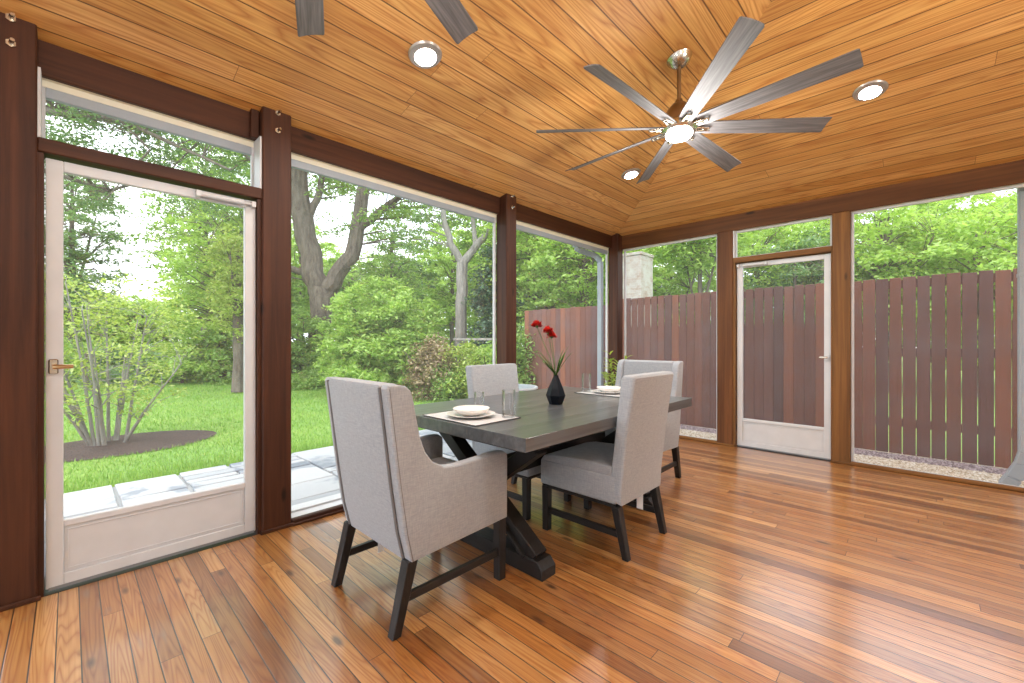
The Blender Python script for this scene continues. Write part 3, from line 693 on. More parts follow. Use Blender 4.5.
for dx,rz_,w in ((-.15,.19,.007),(-.12,.165,.008),(-.10,.13,.007),(-.06,.14,.008),(-.13,.21,.006),(.085,.23,.007),(.07,.19,.008),(.11,.19,.007),(.05,.21,.007),(.02,.15,.008)):
    a=rng.uniform(-.35,.35); d=(fr*math.cos(a)+Vector((-.69,.72,0))*math.sin(a))
    strap(b,Vector((0,0,-.01)),d*(1 if dx>0 else -1),abs(dx),rz_,w,.02)
obj('leaves',b,M['blade_leaf'],fl_root,smooth=60)

# potted palm in the corner
WS=1.5
pp=thing('potted_palm','leafy green potted palm in the far corner behind the table','plant',(.13,-.30,0))
b=NB(); lathe(b,[(0,0),(.10,0),(.135,.26),(.14,.28),(.125,.28),(.12,.24),(0,.24)],32,cap=False); obj('pot',b,M['terracotta'],pp)
b=NB(); lathe(b,[(0,.242),(.118,.242)],32,cap=False); obj('soil',b,M['soil'],pp)
b=NB(); b2=NB()
for k in range(17):
    a=k*2.4+rng.uniform(-.3,.3); d=Vector((math.cos(a),math.sin(a),0)); ln=rng.uniform(.06,.18); top=rng.uniform(.55,.88)
    if d.x<0: ln*=.7
    if d.y>0: ln*=.75
    pts=[Vector((d.x*.03,d.y*.03,.23))+d*(ln*t_**1.6)+Vector((0,0,top*t_-.10*t_*t_)) for t_ in [i/8 for i in range(9)]]
    tube(b2,pts,[.005-.0005*i for i in range(9)],5)
    for i in range(3,9):
        for s in (-1,1):
            sd=Vector((-d.y,d.x,0))*s
            strap(b,pts[i],(sd*.8+d*.6).normalized(),rng.uniform(.08,.14),.05 if i<7 else .10,.009,.05)
obj('foliage',b,M['leaf_yellow'],pp,smooth=60); obj('stalks',b2,M['stem'],pp)

# ------------------------------------------------------------------ outside ground
def slab(name,x0,x1,y0,y1,z,m,lab,cat='ground',kind='structure',t=.1):
    b=NB(); box(b,x0,x1,y0,y1,z-t,z); return tag(obj(name,b,m),lab,cat,kind=kind)
b=NB(); n=40
def gz(x,y):
    z=-.20
    if x<-13: z+=.0*(x+13)
    return z+.05*math.sin(x*.35+1)*math.cos(y*.3)*min(1,max(0,(-x-3)/4))
gx=[-90,-60,-45,-35,-28,-24]+list(np.linspace(-20,-2.5,36)); gy=[-60,-40,-25,-15]+list(np.linspace(-10,8,37))+[12,18,28,45,70]
grid=[[b.verts.new((x,y,gz(x,y))) for y in gy] for x in gx]
for i in range(len(gx)-1):
    for j in range(len(gy)-1): b.faces.new((grid[i][j],grid[i+1][j],grid[i+1][j+1],grid[i][j+1]))
tag(obj('ground_lawn',b,M['lawn']),'green lawn beyond the stone patio','lawn',kind='structure')
slab('ground_yard',-2.5,70,1.45,70,-.20,M['lawn'],'ground behind the tall fence','ground')
slab('ground_patio_base',-2.5,-.2,-12,1.45,-.175,M['mortar'],'pale mortar bed under the patio stones','ground')
slab('ground_gravel_bed',-.2,9,.20,1.45,-.075,M['gravelbase'],'gravel strip between the porch and the fence','ground')
slab('ground_south',-.2,40,-40,-7.8,-.17,M['mortar'],'unseen pale paving on the south side, added to bounce daylight inside','ground')  # pale slab out of view, added so daylight bounces up to the ceiling
# flagstones: irregular rectangles
b=NB(); y=-9.0
def stone(x0,x1,y0,y1):
    g=.012; j=lambda: rng.uniform(-.012,.012)
    pts=[(x0+g+j(),y0+g+j()),(x1-g+j(),y0+g+j()),(x1-g+j(),y1-g+j()),(x0+g+j(),y1-g+j())]
    prism(b,pts,-.19,-.148+rng.uniform(-.003,.003),'z',.006,1)
def split(x0,x1,y0,y1,d=0):
    w,h=x1-x0,y1-y0
    if (w<.75 and h<1.0) or (d>2 and rng.random()<.35 and w<1.0 and h<1.2): return stone(x0,x1,y0,y1)
    if (h>w*1.1) if rng.random()<.85 else (w>h): 
        c=y0+h*rng.uniform(.38,.62); split(x0,x1,y0,c,d+1); split(x0,x1,c,y1,d+1)
    else:
        c=x0+w*rng.uniform(.38,.62); split(x0,c,y0,y1,d+1); split(c,x1,y0,y1,d+1)
split(-2.5,-.26,-9,-6); split(-2.5,-.26,-6,-3.2); split(-2.5,-.26,-3.2,-1); split(-2.5,-.26,-1,1.3)
tag(obj('trim_flagstones',b,M['flag']),'blue-grey and white flagstone patio outside the left screens','paving',kind='structure')
# grass blades
def fast_mesh(name,verts,faces_n,nper,m,parent=None):
    """verts (N*nper,3) array, every face nper verts"""
    me=bpy.data.meshes.new(name); N=len(verts); F=N//nper
    me.vertices.add(N); me.vertices.foreach_set('co',verts.astype(np.float32).ravel())
    me.loops.add(N); me.loops.foreach_set('vertex_index',np.arange(N,dtype=np.int32))
    me.polygons.add(F); me.polygons.foreach_set('loop_start',np.arange(0,N,nper,dtype=np.int32))
    try: me.polygons.foreach_set('loop_total',np.full(F,nper,dtype=np.int32))
    except Exception: pass
    me.update(calc_edges=True); me.validate(); me.materials.append(m)
    o=bpy.data.objects.new(name,me); return link(o,parent)
N=90000
d=rng.random(N)**1.7; X=-2.52-d*11.5; Y=rng.uniform(-8,4,N); Z=np.array([gz(a,c) for a,c in zip(X,Y)])
keep=~(((X+4.75)/.75)**2+((Y+4.65)/1.15)**2<1); X,Y,Z=X[keep],Y[keep],Z[keep]; N=len(X)
an=rng.uniform(0,PI,N); hgt=rng.uniform(.025,.06,N)*(1+.6*(X>-3.0)); w=rng.uniform(.003,.006,N)*(1+(-X-2.5)*.12); ln=rng.normal(0,.018,(N,2))
V=np.zeros((N,3,3)); V[:,0]=np.c_[X-w*np.cos(an),Y-w*np.sin(an),Z]; V[:,1]=np.c_[X+w*np.cos(an),Y+w*np.sin(an),Z]; V[:,2]=np.c_[X+ln[:,0],Y+ln[:,1],Z+hgt]
tag(fast_mesh('lawn_grass',V.reshape(-1,3),None,3,M['grass']),'short green grass of the lawn beyond the patio','grass',kind='stuff')
# mulch ring
b=NB(); vs=[b.verts.new((-4.75+.75*math.cos(a)*(1+.06*math.sin(3*a)),-4.65+1.15*math.sin(a),gz(-4.75,-4.65)+.012)) for a in np.linspace(0,2*PI,36,endpoint=False)]
c0=b.verts.new((-4.75,-4.65,gz(-4.75,-4.65)+.06))
for i in range(36): b.faces.new((vs[i],vs[(i+1)%36],c0))
tag(obj('mulch_bed',b,M['mulch']),'oval brown mulch bed in the lawn around the multi-stemmed shrub','mulch',kind='stuff')
# gravel stones
def pebbles(name,n,x0,x1,y0,y1,z,rmin,rmax,m,lab,cat):
    octv=np.array([(1,0,0),(0,1,0),(-1,0,0),(0,-1,0),(0,0,1)],float); fc=[(0,1,4),(1,2,4),(2,3,4),(3,0,4)]
    C_=np.c_[rng.uniform(x0,x1,n),rng.uniform(y0,y1,n),np.full(n,z)]; R_=rng.uniform(rmin,rmax,n); a=rng.uniform(0,PI,n)
    vs=[];fs=[]
    for i in range(n):
        ca,sa=math.cos(a[i]),math.sin(a[i]); k=len(vs)
        for vx_,vy_,vz_ in octv:
            xx,yy=vx_*R_[i]*1.25,vy_*R_[i]; vs.append((C_[i,0]+xx*ca-yy*sa,C_[i,1]+xx*sa+yy*ca,C_[i,2]+vz_*R_[i]*.7))
        fs+= [(k+p,k+q,k+r_) for p,q,r_ in fc]
    me=bpy.data.meshes.new(name); me.from_pydata(vs,[],fs); me.materials.append(m); me.polygons.foreach_set('use_smooth',[True]*len(me.polygons)); o=bpy.data.objects.new(name,me); link(o); return tag(o,lab,cat,kind='stuff')
pebbles('pea_gravel',14000,-.2,5.2,.21,1.02,-.075,.008,.017,M['pebble'],'tan pea gravel outside the far screens','gravel')
pebbles('stone_chips',7000,-.2,5.2,1.0,1.25,-.07,.010,.024,M['chip'],'mauve stone chips along the foot of the fence','stone chips')

# ------------------------------------------------------------------ fence
FY=1.27
def fence(name,lab,x0,x1,top,bot,ph):
    root=thing(name,lab,'fence',((x0+x1)/2,FY,bot)); cx=(x0+x1)/2
    b=NB(); x=x0; i=0
    while x<x1-.02:
        wd=.1115; gap_top=rng.choice([.003,.009,.015,.017]); gap_bot=.0015 if x<2.45 else rng.choice([.002,.004,.006])
        if x>2.45: gap_top=max(gap_top,gap_bot)
        if x<-.7: gap_top=gap_bot=.0015
        zt=top+rng.uniform(-.006,.006); zz=-bot
        xa,xb=x-cx,min(x+wd,x1)-cx; th=rng.uniform(0,.003)
        pts=[(xa+gap_bot/2,0),(xb-gap_bot/2,0),(xb-gap_bot/2,1.36+zz),(xb-gap_top/2,1.44+zz),(xb-gap_top/2,zt+zz),(xa+gap_top/2,zt+zz),(xa+gap_top/2,1.44+zz),(xa+gap_bot/2,1.36+zz)]
        prism(b,pts,-th,.020-th,'y',.0035,1); x+=wd; i+=1
    obj('board_panel',b,M['fence'],root,smooth=0)
    b=NB()
    for z in (.28,1.05,1.80 if top>1.8 else 1.7): box(b,x0-cx,x1-cx,.020,.058,z-.045-bot,z+.045-bot,.003,1)
    obj('rail',b,M['fence'],root,smooth=0)
    for p in np.arange(x0+.05,x1,2.35):
        b=NB(); box(b,p-cx-.045,p-cx+.045,.058,.148,-.05,top-.05-bot,.004,1); obj('fence_post',b,M['fence'],root,smooth=0)
    return root
fence('board_fence','tall red-brown vertical board fence outside the far screens',-.72,5.4,1.870,-.06,0)
fence('board_fence','lower red-brown board fence section left of the corner post, ending at the garden',-2.82,-.722,1.785,-.12,0)

# chimney
ch=thing('chimney','pale weathered masonry chimney rising beyond the fence left of the far screens','chimney',(-1.9,4.3,-.2))
b=NB(); box(b,-.28,.18,-.30,.32,0,3.36,.01,1); obj('stack',b,M['masonry'],ch)
b=NB(); box(b,-.30,.20,-.32,.34,3.36,3.43,.01,1); obj('cap',b,M['masonry'],ch)

# patio table outside (round pale top)
pt=thing('patio_table','round pale metal patio table outside the left screen, seen between chair and vase','table',(-.98,-1.05,-.15))
b=NB(); lathe(b,[(0,.71),(.36,.71),(.37,.72),(.36,.735),(0,.735)],40,cap=False); obj('table_top',b,M['white'],pt)
b=NB(); lathe(b,[(0,.736),(.33,.736)],40,cap=False); obj('glass_inlay',b,M['gutter'],pt)
for k in range(3):
    a=k*2*PI/3; b=NB(); tube(b,[(.08*math.cos(a),.08*math.sin(a),.71),(.04*math.cos(a),.04*math.sin(a),.45),(.24*math.cos(a),.24*math.sin(a),0)],.012,8); obj('leg',b,M['white'],pt)
# garden shelter / bench seen beyond
gp=thing('garden_arbor','small grey timber garden arbor with a bench far beyond the left screen','arbor',(-5.55,2.55,-.2),math.radians(44))
for x in (-.55,.55):
    for yy in (-.25,.25):
        b=NB(); box(b,x-.035,x+.035,yy-.035,yy+.035,0,1.40,.005,1); obj('post',b,M['bark_pale'],gp)
b=NB()
for k in range(6): box(b,-.68,.68,-.34+k*.12,-.28+k*.12,1.40,1.46)
obj('roof_slats',b,M['bark_pale'],gp)
b=NB(); box(b,-.5,.5,-.15,.2,.42,.47,.005,1); box(b,-.5,.5,.17,.21,.55,.95,.005,1); obj('bench',b,M['bark_pale'],gp)
gs=thing('garden_stand','small white folding frame standing on the lawn under the forked tree','garden stand',(-10.6,.95,-.2),.7)
for x in (-.14,.14):
    b=NB(); bar(b,(x*1.0,-.1,0),(x*.15,0,.42),.03,.02); bar(b,(x,.1,0),(x*.15,0,.42),.03,.02); obj('leg',b,M['white'],gs)
# far garden fence + houses
gf=thing('wire_garden_fence','low dark wire garden fence at the far edge of the lawn','fence',(-14.2,-3,-.2))
b=NB()
for z in (.15,.4,.65,.9): bar(b,(0,-6,z),(0,7,z),.012,.012)
for k in range(66): bar(b,(0,-6+k*.2,.1),(0,-6+k*.2,.95),.008,.008)
obj('wire_mesh',b,M['jambgrey'],gf)
for k in range(7):
    b=NB(); box(b,-.04,.04,-6+k*2.16-.04,-6+k*2.16+.04,0,1.05,.005,1); obj('fence_post',b,M['bark'],gf)
def house(x,y,w,d_,h_,rz,lab):
    r_=thing('house',lab,'house',(x,y,-.2),rz)
    b=NB(); box(b,-w/2,w/2,-d_/2,d_/2,0,h_); prism(b,[(-w/2,h_),(w/2,h_),(0,h_+w*.32)],-d_/2,d_/2,'y'); obj('wall',b,M['wall_white'],r_,smooth=0)
    for s in (-1,1):
        b=NB(); bar(b,(s*(w/2+.3),0,h_-.12),(0,0,h_+w*.32+.08),d_+.6,.12); 
        b2=NB(); prism(b2,[(s*(w/2+.35),h_-.22),(s*(w/2+.35),h_-.08),(0,h_+w*.32+.14),(0,h_+w*.32)],-d_/2-.3,d_/2+.3,'y'); b.free(); obj('roof',b2,M['roofgrey'],r_,smooth=0)
    for xx in (-w*.25,w*.25):
        b=NB(); box(b,xx-.45,xx+.45,-d_/2-.03,-d_/2,1.0,2.3,.01,1); obj('window',b,M['jambgrey'],r_,smooth=0)
house(-34,-5.2,6,7,2.6,math.radians(-80),'pale gabled house far beyond the lawn, through the near door')
house(-30,-12.5,6,7,2.4,math.radians(-60),'pale house half hidden by foliage at the left of the near door')

# ------------------------------------------------------------------ trees and shrubs
def leaf_cloud(clusters,nper,size,flatten=.35,spread=.55,droop=.3):
    C_=np.array(clusters); K=len(C_); N=K*nper
    rad=rng.uniform(.6,1.1,K)*spread
    ctr=np.repeat(C_,nper,0); rr=np.repeat(rad,nper)
    dirs=rng.normal(size=(N,3)); dirs/=np.linalg.norm(dirs,axis=1)[:,None]; rad_=rng.random(N)**.5
    off=dirs*(rad_*rr)[:,None]; off[:,2]*=flatten
    hz=np.linalg.norm(off[:,:2],axis=1); P=ctr+off; P[:,2]-=droop*hz*hz/np.maximum(rr,.1)
    # leaf frame
    nrm=rng.normal(size=(N,3)); nrm[:,2]=np.abs(nrm[:,2])+.8; nrm/=np.linalg.norm(nrm,axis=1)[:,None]
    t1=np.cross(nrm,rng.normal(size=(N,3))); t1/=np.linalg.norm(t1,axis=1)[:,None]; t2=np.cross(nrm,t1)
    s=size*rng.uniform(.6,1.25,N)
    V=np.zeros((N,4,3)); V[:,0]=P-t1*s[:,None]; V[:,1]=P+t2*(s*.45)[:,None]; V[:,2]=P+t1*s[:,None]; V[:,3]=P-t2*(s*.45)[:,None]
    return V.reshape(-1,3)
def crown_pts(ells,n):
    out=[]; vol=[e[3]*e[4]*e[5] for e in ells]; tot=sum(vol)
    for e,vv in zip(ells,vol):
        for _ in range(max(3,int(n*vv/tot))):
            d=rng.normal(size=3); d/=np.linalg.norm(d); r_=rng.random()**.4
            out.append((e[0]+d[0]*e[3]*r_,e[1]+d[1]*e[4]*r_,e[2]+d[2]*e[5]*r_))
    return out
def tree(name,lab,loc,paths,ells,ncl,nper,size,mat,bark='bark',group=None,cat='tree',spread=.55,flatten=.35,branches=1,droop=.3):
    """paths: list of (pts,radii) local; ells local ellipsoids (x,y,z,rx,ry,rz)"""
    root=thing(name,lab,cat,loc,group=group)
    cl=crown_pts(ells,ncl)
    b=NB(); jn=[]
    for pts,rad in paths:
        # smooth-ish subdivision with wobble
        P=[Vector(p) for p in pts]; Q=[];Rr=[]
        for i in range(len(P)-1):
            for k in range(4):
                t_=k/4; Q.append(P[i].lerp(P[i+1],t_)+Vector(rng.normal(0,.12*rad[i],3))*(1 if k else .0)); Rr.append(rad[i]*(1-t_)+rad[i+1]*t_)
        Q.append(P[-1]);Rr.append(rad[-1]); tube(b,Q,Rr,10); jn+=list(zip(Q,Rr))
    if branches:
        J=[(q,r_) for q,r_ in jn]
        for i,c_ in enumerate(cl):
            if rng.random()>branches: continue
            c_=Vector(c_); cand=[(((q-c_).length)+.6*abs(q.z-c_.z+.3)*(q.z>c_.z)*2,q,r_) for q,r_ in J]; cand.sort(key=lambda a:a[0]); _,q,r_=cand[int(rng.integers(0,3))]
            mid=q.lerp(c_,.5)+Vector((rng.normal(0,.1),rng.normal(0,.1),.12))*(q-c_).length*.6
            r0=min(r_*.5,.010+.010*(q-c_).length); tube(b,[q,q.lerp(mid,.6),mid,mid.lerp(c_,.6),c_],[r0,r0*.8,r0*.6,r0*.4,r0*.2],5)
    obj('trunk',b,M[bark],root)
    fast_mesh('foliage',leaf_cloud(cl,nper,size,flatten,spread,droop),None,4,M[mat],root)
    return root
CX,CY,CZ=2.877,-5.027,1.17; th=math.atan(408/425.)
def at(px,dist,z=-.2):
    """ground point in the direction seen through column px at forward distance dist"""
    k=(px-512)/425; F=(-math.sin(th),math.cos(th)); R=(math.cos(th),math.sin(th))
    return (CX+dist*(F[0]+k*R[0]),CY+dist*(F[1]+k*R[1]),z)
# 1 multi-stem shrub in mulch
st=[]
for k in range(15):
    a=rng.uniform(0,2*PI); sp_=rng.uniform(.15,.9); h_=rng.uniform(.9,2.1)
    bx,by=.12*math.cos(a),.18*math.sin(a)
    st.append(([(bx,by,0),(bx+sp_*.35*math.cos(a),by+sp_*.35*math.sin(a),h_*.4),(bx+sp_*math.cos(a),by+sp_*math.sin(a),h_)],[.022,.016,.006]))
tree('garden_shrub','airy multi-stemmed shrub in the mulch bed seen through the near door',(-4.75,-4.66,-.19),st,[(0,0,1.55,.95,1.0,.75),(.1,-.1,.75,.7,.85,.35)],150,36,.032,'leaf_yellow','bark_pale',cat='shrub',spread=.26,flatten=.55,branches=1)
# 2 big forked tree
bt=at(322,16.2); s_=1.0
tree('forked_tree','huge old tree with thick forked trunk behind the wide left screen',bt,
 [([(0,0,0),(.0,.0,.5),(-.05,-.05,1.9),(.0,.0,3.3)],[.62,.42,.38,.42]),
  ([(.0,.0,3.1),(-.27,-.26,4.1),(-.6,-.58,6.6),(-.74,-.71,8.9)],[.42,.40,.37,.33]),
  ([(.0,.0,3.1),(.32,.30,3.6),(.82,.79,4.65),(1.05,1.0,6.2),(1.2,1.15,8.6)],[.36,.33,.29,.26,.2]),
  ([(1.05,1.0,5.7),(1.6,1.5,6.3),(2.1,2.05,6.9),(2.9,2.9,7.7)],[.17,.14,.11,.06]),
  ([(-.5,-.48,5.8),(-.2,-.1,6.8),(.1,.1,8.2)],[.16,.13,.09]),
  ([(-.2,-.2,3.9),(-1.0,-1.1,4.2),(-1.9,-2.0,5.2)],[.15,.10,.05])],
 [(.0,.0,9.0,4.5,4.5,1.6),(2.6,2.4,6.6,1.9,2.2,1.6),(-1.9,-2.4,6.6,1.6,1.9,1.8),(.3,.3,5.7,.8,.9,.6),(.4,.3,7.0,.9,1.0,.9),(1.4,1.5,4.4,.9,.9,.5),(-1.3,-1.4,3.8,.9,.9,.6)],380,60,.085,'leaf_mid',spread=.65,branches=.5)
# 3 pale grey tree 
tree('pale_grey_tree','pale grey barked tree with upswept limbs in the right half of the wide left screen',at(461,14),
 [([(0,0,0),(0,0,2.2),(.03,.03,3.95)],[.24,.19,.19]),([(.03,.03,3.95),(-.25,-.25,4.6),(-.40,-.40,5.4),(-.5,-.5,7)],[.13,.11,.09,.05]),([(.03,.03,3.95),(.35,.33,4.5),(.75,.7,5.1),(1.0,.95,6.8)],[.15,.12,.10,.05]),([(.35,.33,4.5),(.25,.3,5.5),(.4,.4,6.8)],[.09,.07,.04]),([(.75,.7,5.1),(1.3,1.2,5.5),(1.8,1.7,5.6)],[.07,.05,.03])],
 [(.3,.3,7.0,2.2,2.2,1.0),(-1.2,-1.0,5.0,.8,.9,.8),(1.5,1.5,4.5,.7,.7,.4),(-.2,.2,5.6,.9,.9,.5)],120,45,.075,'leaf_cool','bark_pale',branches=.6)
def shrub(name,lab,px,dist,rx,h_,mat,ncl,nper,size,group=None,spread=.35,z0=.05):
    ncl=int(ncl*1.5); nper=int(nper*1.2); size*=1.12
    ell=[(0,0,h_*.55,rx,rx,h_*.48),(rx*.3,-rx*.3,h_*.3,rx*.9,rx*.9,h_*.3)]
    st=[([(rng.normal(0,.08),rng.normal(0,.08),0),(rng.normal(0,rx*.25),rng.normal(0,rx*.25),h_*.4),(rng.normal(0,rx*.5),rng.normal(0,rx*.5),h_*.8)],[.035,.025,.01]) for _ in range(6)]
    return tree(name,lab,at(px,dist),st,ell,ncl,nper,size,mat,cat='shrub',group=group,spread=spread,flatten=.6,branches=.4)
shrub('leafy_shrub','large lime green rounded shrub in front of the forked tree',386,12.0,1.6,3.05,'leaf_lime',330,85,.060)
shrub('leafy_shrub','lime green shrub against the left post of the wide screen',300,15.0,1.2,2.5,'leaf_mid',80,60,.06)
shrub('leafy_shrub','pinkish bronze shrub low behind the table',433,10.5,.62,1.45,'leaf_pink',80,55,.042)
shrub('leafy_shrub','yellow-green shrub with pale tips right of the pinkish shrub',468,10.4,.7,1.4,'leaf_yellow',80,55,.045)
shrub('leafy_shrub','small mid green shrub just left of the armless chair back',448,10.2,.55,.85,'leaf_mid',45,50,.04)
shrub('leafy_shrub','low lime shrub beside the garden arbor',492,10.4,.6,1.3,'leaf_lime',50,50,.04)
shrub('holly_bush','tall dark glossy evergreen just left of the third post',496,13.0,.75,4.3,'leaf_dark',120,60,.06)
shrub('leafy_shrub','dark low shrubbery under the forked tree',345,14.5,1.2,1.2,'leaf_mid',60,50,.055)
shrub('leafy_shrub','green bush filling the gap between the third post and the fence end',514,8.6,.45,1.9,'leaf_mid',55,50,.04)
shrub('groundcover_shrub','low green groundcover at the lawn edge below the forked tree',310,13.2,1.1,.35,'leaf_mid',50,50,.05)
# left background seen through near door
def simple_tree(name,lab,px,dist,h_,r_,mat,ncl,nper,size,lean=0,bark='bark',tr=.16,low=.45,group=None,spread=.6,br=.6):
    loc=at(px,dist); ncl=int(ncl*1.6); nper=int(nper*1.35); size*=1.1
    paths=[([(0,0,0),(lean*.3,lean*.3,h_*.35),(lean,lean,h_*.8)],[tr,tr*.8,tr*.3]),([(lean*.3,lean*.3,h_*.35),(r_*.5,-r_*.3,h_*.7)],[tr*.5,tr*.15]),([(lean*.2,lean*.2,h_*.3),(-r_*.5,r_*.4,h_*.7)],[tr*.5,tr*.15])]
    return tree(name,lab,loc,paths,[(lean*.6,lean*.6,h_*(1+low)/2,r_,r_,h_*(1-low)/2)],ncl,nper,size,mat,bark,spread=spread,branches=br,group=group)
# hanging canopy limbs (tree standing left of the near door, limbs cross the view)
lc=at(-60,9.5)
def wl(px,dist,py):
    p=at(px,dist); return (p[0]-lc[0],p[1]-lc[1],CZ+(341.5-py)*dist/425+.2)
tree('overhanging_tree','maple whose thin leafy limbs hang across the near door and its transom from the left',lc,
 [([(0,0,0),(.2,.1,3),(.3,.2,7)],[.35,.3,.15]),([(.2,.1,3.5),wl(30,9,110),wl(120,8.5,120),wl(230,8.5,170)],[.16,.09,.05,.02]),([(.2,.1,3.2),wl(40,10,170),wl(110,10,190),wl(170,10,175)],[.14,.06,.035,.012]),
  ([(.25,.1,5),wl(90,9,60),wl(180,9,90),wl(250,9,160)],[.15,.08,.05,.03]),([wl(120,8.5,120),wl(150,8.5,150),wl(105,8.5,200)],[.03,.02,.008]),([wl(180,9,90),wl(200,9,140),wl(150,9,190)],[.03,.02,.006])],
 [(*wl(60,9,140),.9,.9,.6),(*wl(140,9,130),1.0,1.0,.7),(*wl(215,9,140),.8,.8,.7),(*wl(85,9.5,200),.7,.7,.45),(*wl(200,9.5,195),.65,.65,.5),(*wl(90,9,85),1.5,1.5,.5),(*wl(200,9,95),1.5,1.5,.5),(*wl(70,9.5,270),.35,.35,.5)],420,46,.05,'leaf_cool',spread=.5,flatten=.4,branches=.75)
simple_tree('leafy_tree','lime green tree filling the right half of the near door',222,15,6.6,1.9,'leaf_lime',150,50,.075,low=.12)
simple_tree('leafy_tree','yellow-green weeping tree inside the right edge of the near door',238,11.5,4.6,.75,'leaf_yellow',70,55,.05,low=.25,spread=.4)
simple_tree('leafy_tree','tall airy tree whose crown fills the upper left of the near door',72,17,9.5,1.8,'leaf_cool',120,42,.075,low=.15)
simple_tree('leafy_tree','tall airy tree high in the right half of the near door transom',205,18,10.5,2.4,'leaf_mid',150,45,.075,low=.3)
simple_tree('leafy_tree','far green tree left of the sky gap in the near door',74,22,4.4,2.0,'leaf_mid',110,50,.10,low=.1)
simple_tree('leafy_tree','low far green tree below the sky gap in the near door',140,24,3.9,2.6,'leaf_lime',110,50,.10,low=.08)
simple_tree('leafy_tree','far green tree behind the near post at the left edge',30,17,6.5,2.2,'leaf_mid',90,50,.09,low=.1)
simple_tree('leafy_tree','distant tree between the near door and the wide screen',262,22,8.5,2.6,'leaf_mid',110,50,.11,low=.1)
for i,(px,ds,hh,mt) in enumerate([(95,14.6,1.5,'leaf_mid'),(150,14.4,1.25,'leaf_cool'),(205,14.6,1.6,'leaf_lime'),(250,14.8,2.0,'leaf_mid')]):
    shrub('hedge_shrub',['hedge shrub at the lawn end left in the near door','hedge shrub at the lawn end behind the mulch bed shrub','hedge shrub at the lawn end near the wire fence','hedge shrub at the lawn end behind the second post'][i],px,ds,1.6,hh,mt,60,50,.07)
# behind forked tree backdrop
simple_tree('background_tree','far tree showing between the two limbs of the forked tree',352,27,7.2,3.2,'leaf_mid',130,50,.12,low=.1)
simple_tree('background_tree','tall airy far tree right of the forked limbs',408,24,7.6,1.7,'leaf_cool',60,45,.11,low=.15)
simple_tree('background_tree','airy tree partly closing the sky gap right of the forked tree',392,20,8.0,1.6,'leaf_mid',75,42,.08,low=.2)
simple_tree('background_tree','far tree behind the pale grey tree',452,26,9.0,3.0,'leaf_lime',120,45,.12,low=.1)
simple_tree('background_tree','far tree behind the left limb of the forked tree',300,30,10.5,3.0,'leaf_lime',110,45,.13,low=.1)
for px,ds,hh,rr_,lab in ((70,34,6.0,5,'distant tree mass at the left of the near door'),(165,38,5.0,5,'distant low tree mass under the sky gap of the near door'),(235,32,9,4.5,'distant tree mass at the right of the near door'),
   (300,36,11,4.5,'distant tree mass left of the forked trunk'),(365,36,9,5,'distant tree mass behind the forked limbs'),(420,34,8.0,4.5,'distant tree mass right of the forked limbs'),(475,32,11,4.5,'distant tree mass behind the pale grey trunk'),(540,30,12,4.5,'distant tree mass above the lower fence'),(600,30,12,4,'distant tree mass behind the corner post')):
    simple_tree('distant_tree',lab,px,ds,hh,rr_,'leaf_lime',170,45,.15,low=.04,tr=.25,br=.2,spread=.9)
# right of third post (behind left fence section)
simple_tree('leafy_tree','bright green tree above the lower fence section',546,13.5,6.6,2.1,'leaf_lime',220,55,.07,low=.12)
simple_tree('leafy_tree','dark trunked tree just left of the downspout',585,11.5,6.6,1.5,'leaf_lime',110,50,.065,low=.3,tr=.13,bark='bark')
simple_tree('leafy_tree','lime tree beyond the third post',515,17,8,2.2,'leaf_mid',150,50,.08,low=.1)
simple_tree('leafy_tree','light green tree right behind the corner post',612,16,7.4,2.0,'leaf_lime',130,50,.08,low=.1)
# behind far fence
far=[(672,15,5.1,2.1,'leaf_lime',.15,'tree low behind the fence right of the chimney'),
     (700,11,5.6,1.3,'leaf_mid',.55,'tree with dark limbs against the sky patch left of the far door'),
     (758,13.5,6.0,1.9,'leaf_lime',.12,'bright tree framed by the transom left half'),
     (795,12.0,4.6,1.5,'leaf_cool',.1,'cool green tree behind the far door glass'),
     (822,14.5,6.4,1.9,'leaf_lime',.12,'tree behind the right half of the far transom'),
     (885,11.5,5.7,1.9,'leaf_lime',.12,'tree with slim dark trunks left in the far right screen'),
     (935,13.5,6.5,2.3,'leaf_mid',.12,'broad tree in the middle of the far right screen'),
     (975,10.5,5.3,2.0,'leaf_lime',.12,'layered bright tree right in the far right screen'),
     (1040,12,5.8,2.4,'leaf_mid',.12,'tree at the right edge beyond the downspout')]
for px,ds,hh,rr_,mt,lo_,lab in far:
    mt={'leaf_mid':'leaf_lime'}.get(mt,mt)
    simple_tree('fence_tree','%s'%lab,px,ds,hh,rr_,mt,int(65*rr_),58,.066,low=lo_,tr=.09,spread=.55,br=.8,group='trees behind the tall fence')
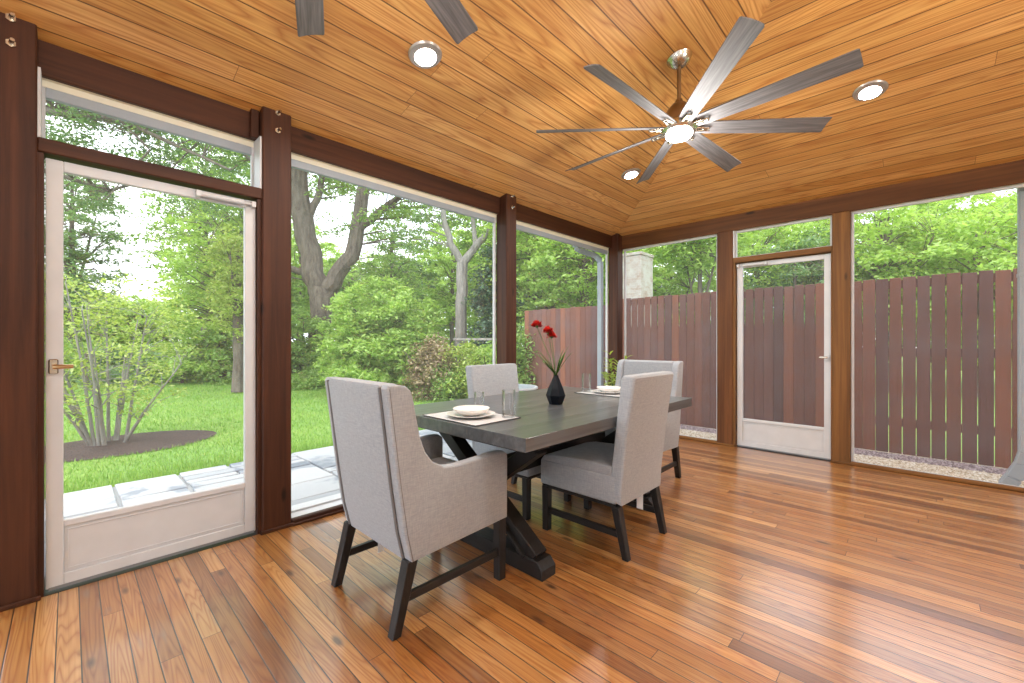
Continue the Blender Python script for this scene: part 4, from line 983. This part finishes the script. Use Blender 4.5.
for px,ds,hh,lab in ((640,26,6.5,'distant tree line clump behind the chimney'),(735,26,9.0,'distant tree line clump behind the far door'),(830,25,10.5,'distant tree line clump behind the far right post'),(925,24,10.3,'distant tree line clump in the middle of the far right screen'),(1010,23,10,'distant tree line clump at the far right edge')):
    simple_tree('distant_tree',lab,px,ds,hh,3.6,'leaf_lime',150,45,.13,low=.08,tr=.2,br=.3)

# ------------------------------------------------------------------ light
w=bpy.data.worlds.new('overcast_sky'); S.world=w; w.use_nodes=True; nt=w.node_tree; bg=nt.nodes['Background']
tc=nt.nodes.new('ShaderNodeTexCoord'); no=nt.nodes.new('ShaderNodeTexNoise'); no.inputs['Scale'].default_value=2.2; no.inputs['Detail'].default_value=4
nt.links.new(tc.outputs['Generated'],no.inputs['Vector'])
rp=nt.nodes.new('ShaderNodeValToRGB'); rp.color_ramp.elements[0].position=.35; rp.color_ramp.elements[0].color=(.78,.88,1,1); rp.color_ramp.elements[1].position=.65; rp.color_ramp.elements[1].color=(.97,.98,1,1)
nt.links.new(no.outputs[0],rp.inputs[0]); nt.links.new(rp.outputs[0],bg.inputs[0]); bg.inputs[1].default_value=3.1
sd=bpy.data.lights.new('soft_sun','SUN'); sd.energy=2.2; sd.angle=math.radians(30); sd.color=(1,.96,.88)
so=bpy.data.objects.new('soft_sun',sd); link(so); so.rotation_euler=(math.radians(38),math.radians(10),math.radians(20))

# ------------------------------------------------------------------ camera
cd=bpy.data.cameras.new('camera'); cam=bpy.data.objects.new('camera',cd); link(cam); S.camera=cam
cd.sensor_fit='HORIZONTAL'; cd.sensor_width=36; cd.lens=36*425/1024; cd.clip_start=.02; cd.clip_end=300
cam.location=(CX,CY,CZ); cam.rotation_euler=(PI/2,0,th)
S.view_settings.view_transform='Standard'; S.view_settings.look='None'; S.view_settings.exposure=.12; S.view_settings.gamma=1
S.view_settings.use_curve_mapping=False
cy=S.cycles; cy.use_denoising=True; cy.max_bounces=10; cy.transparent_max_bounces=16; cy.diffuse_bounces=5; cy.glossy_bounces=4; cy.sample_clamp_indirect=6
try: cy.denoiser='OPENIMAGEDENOISE'
except Exception: pass
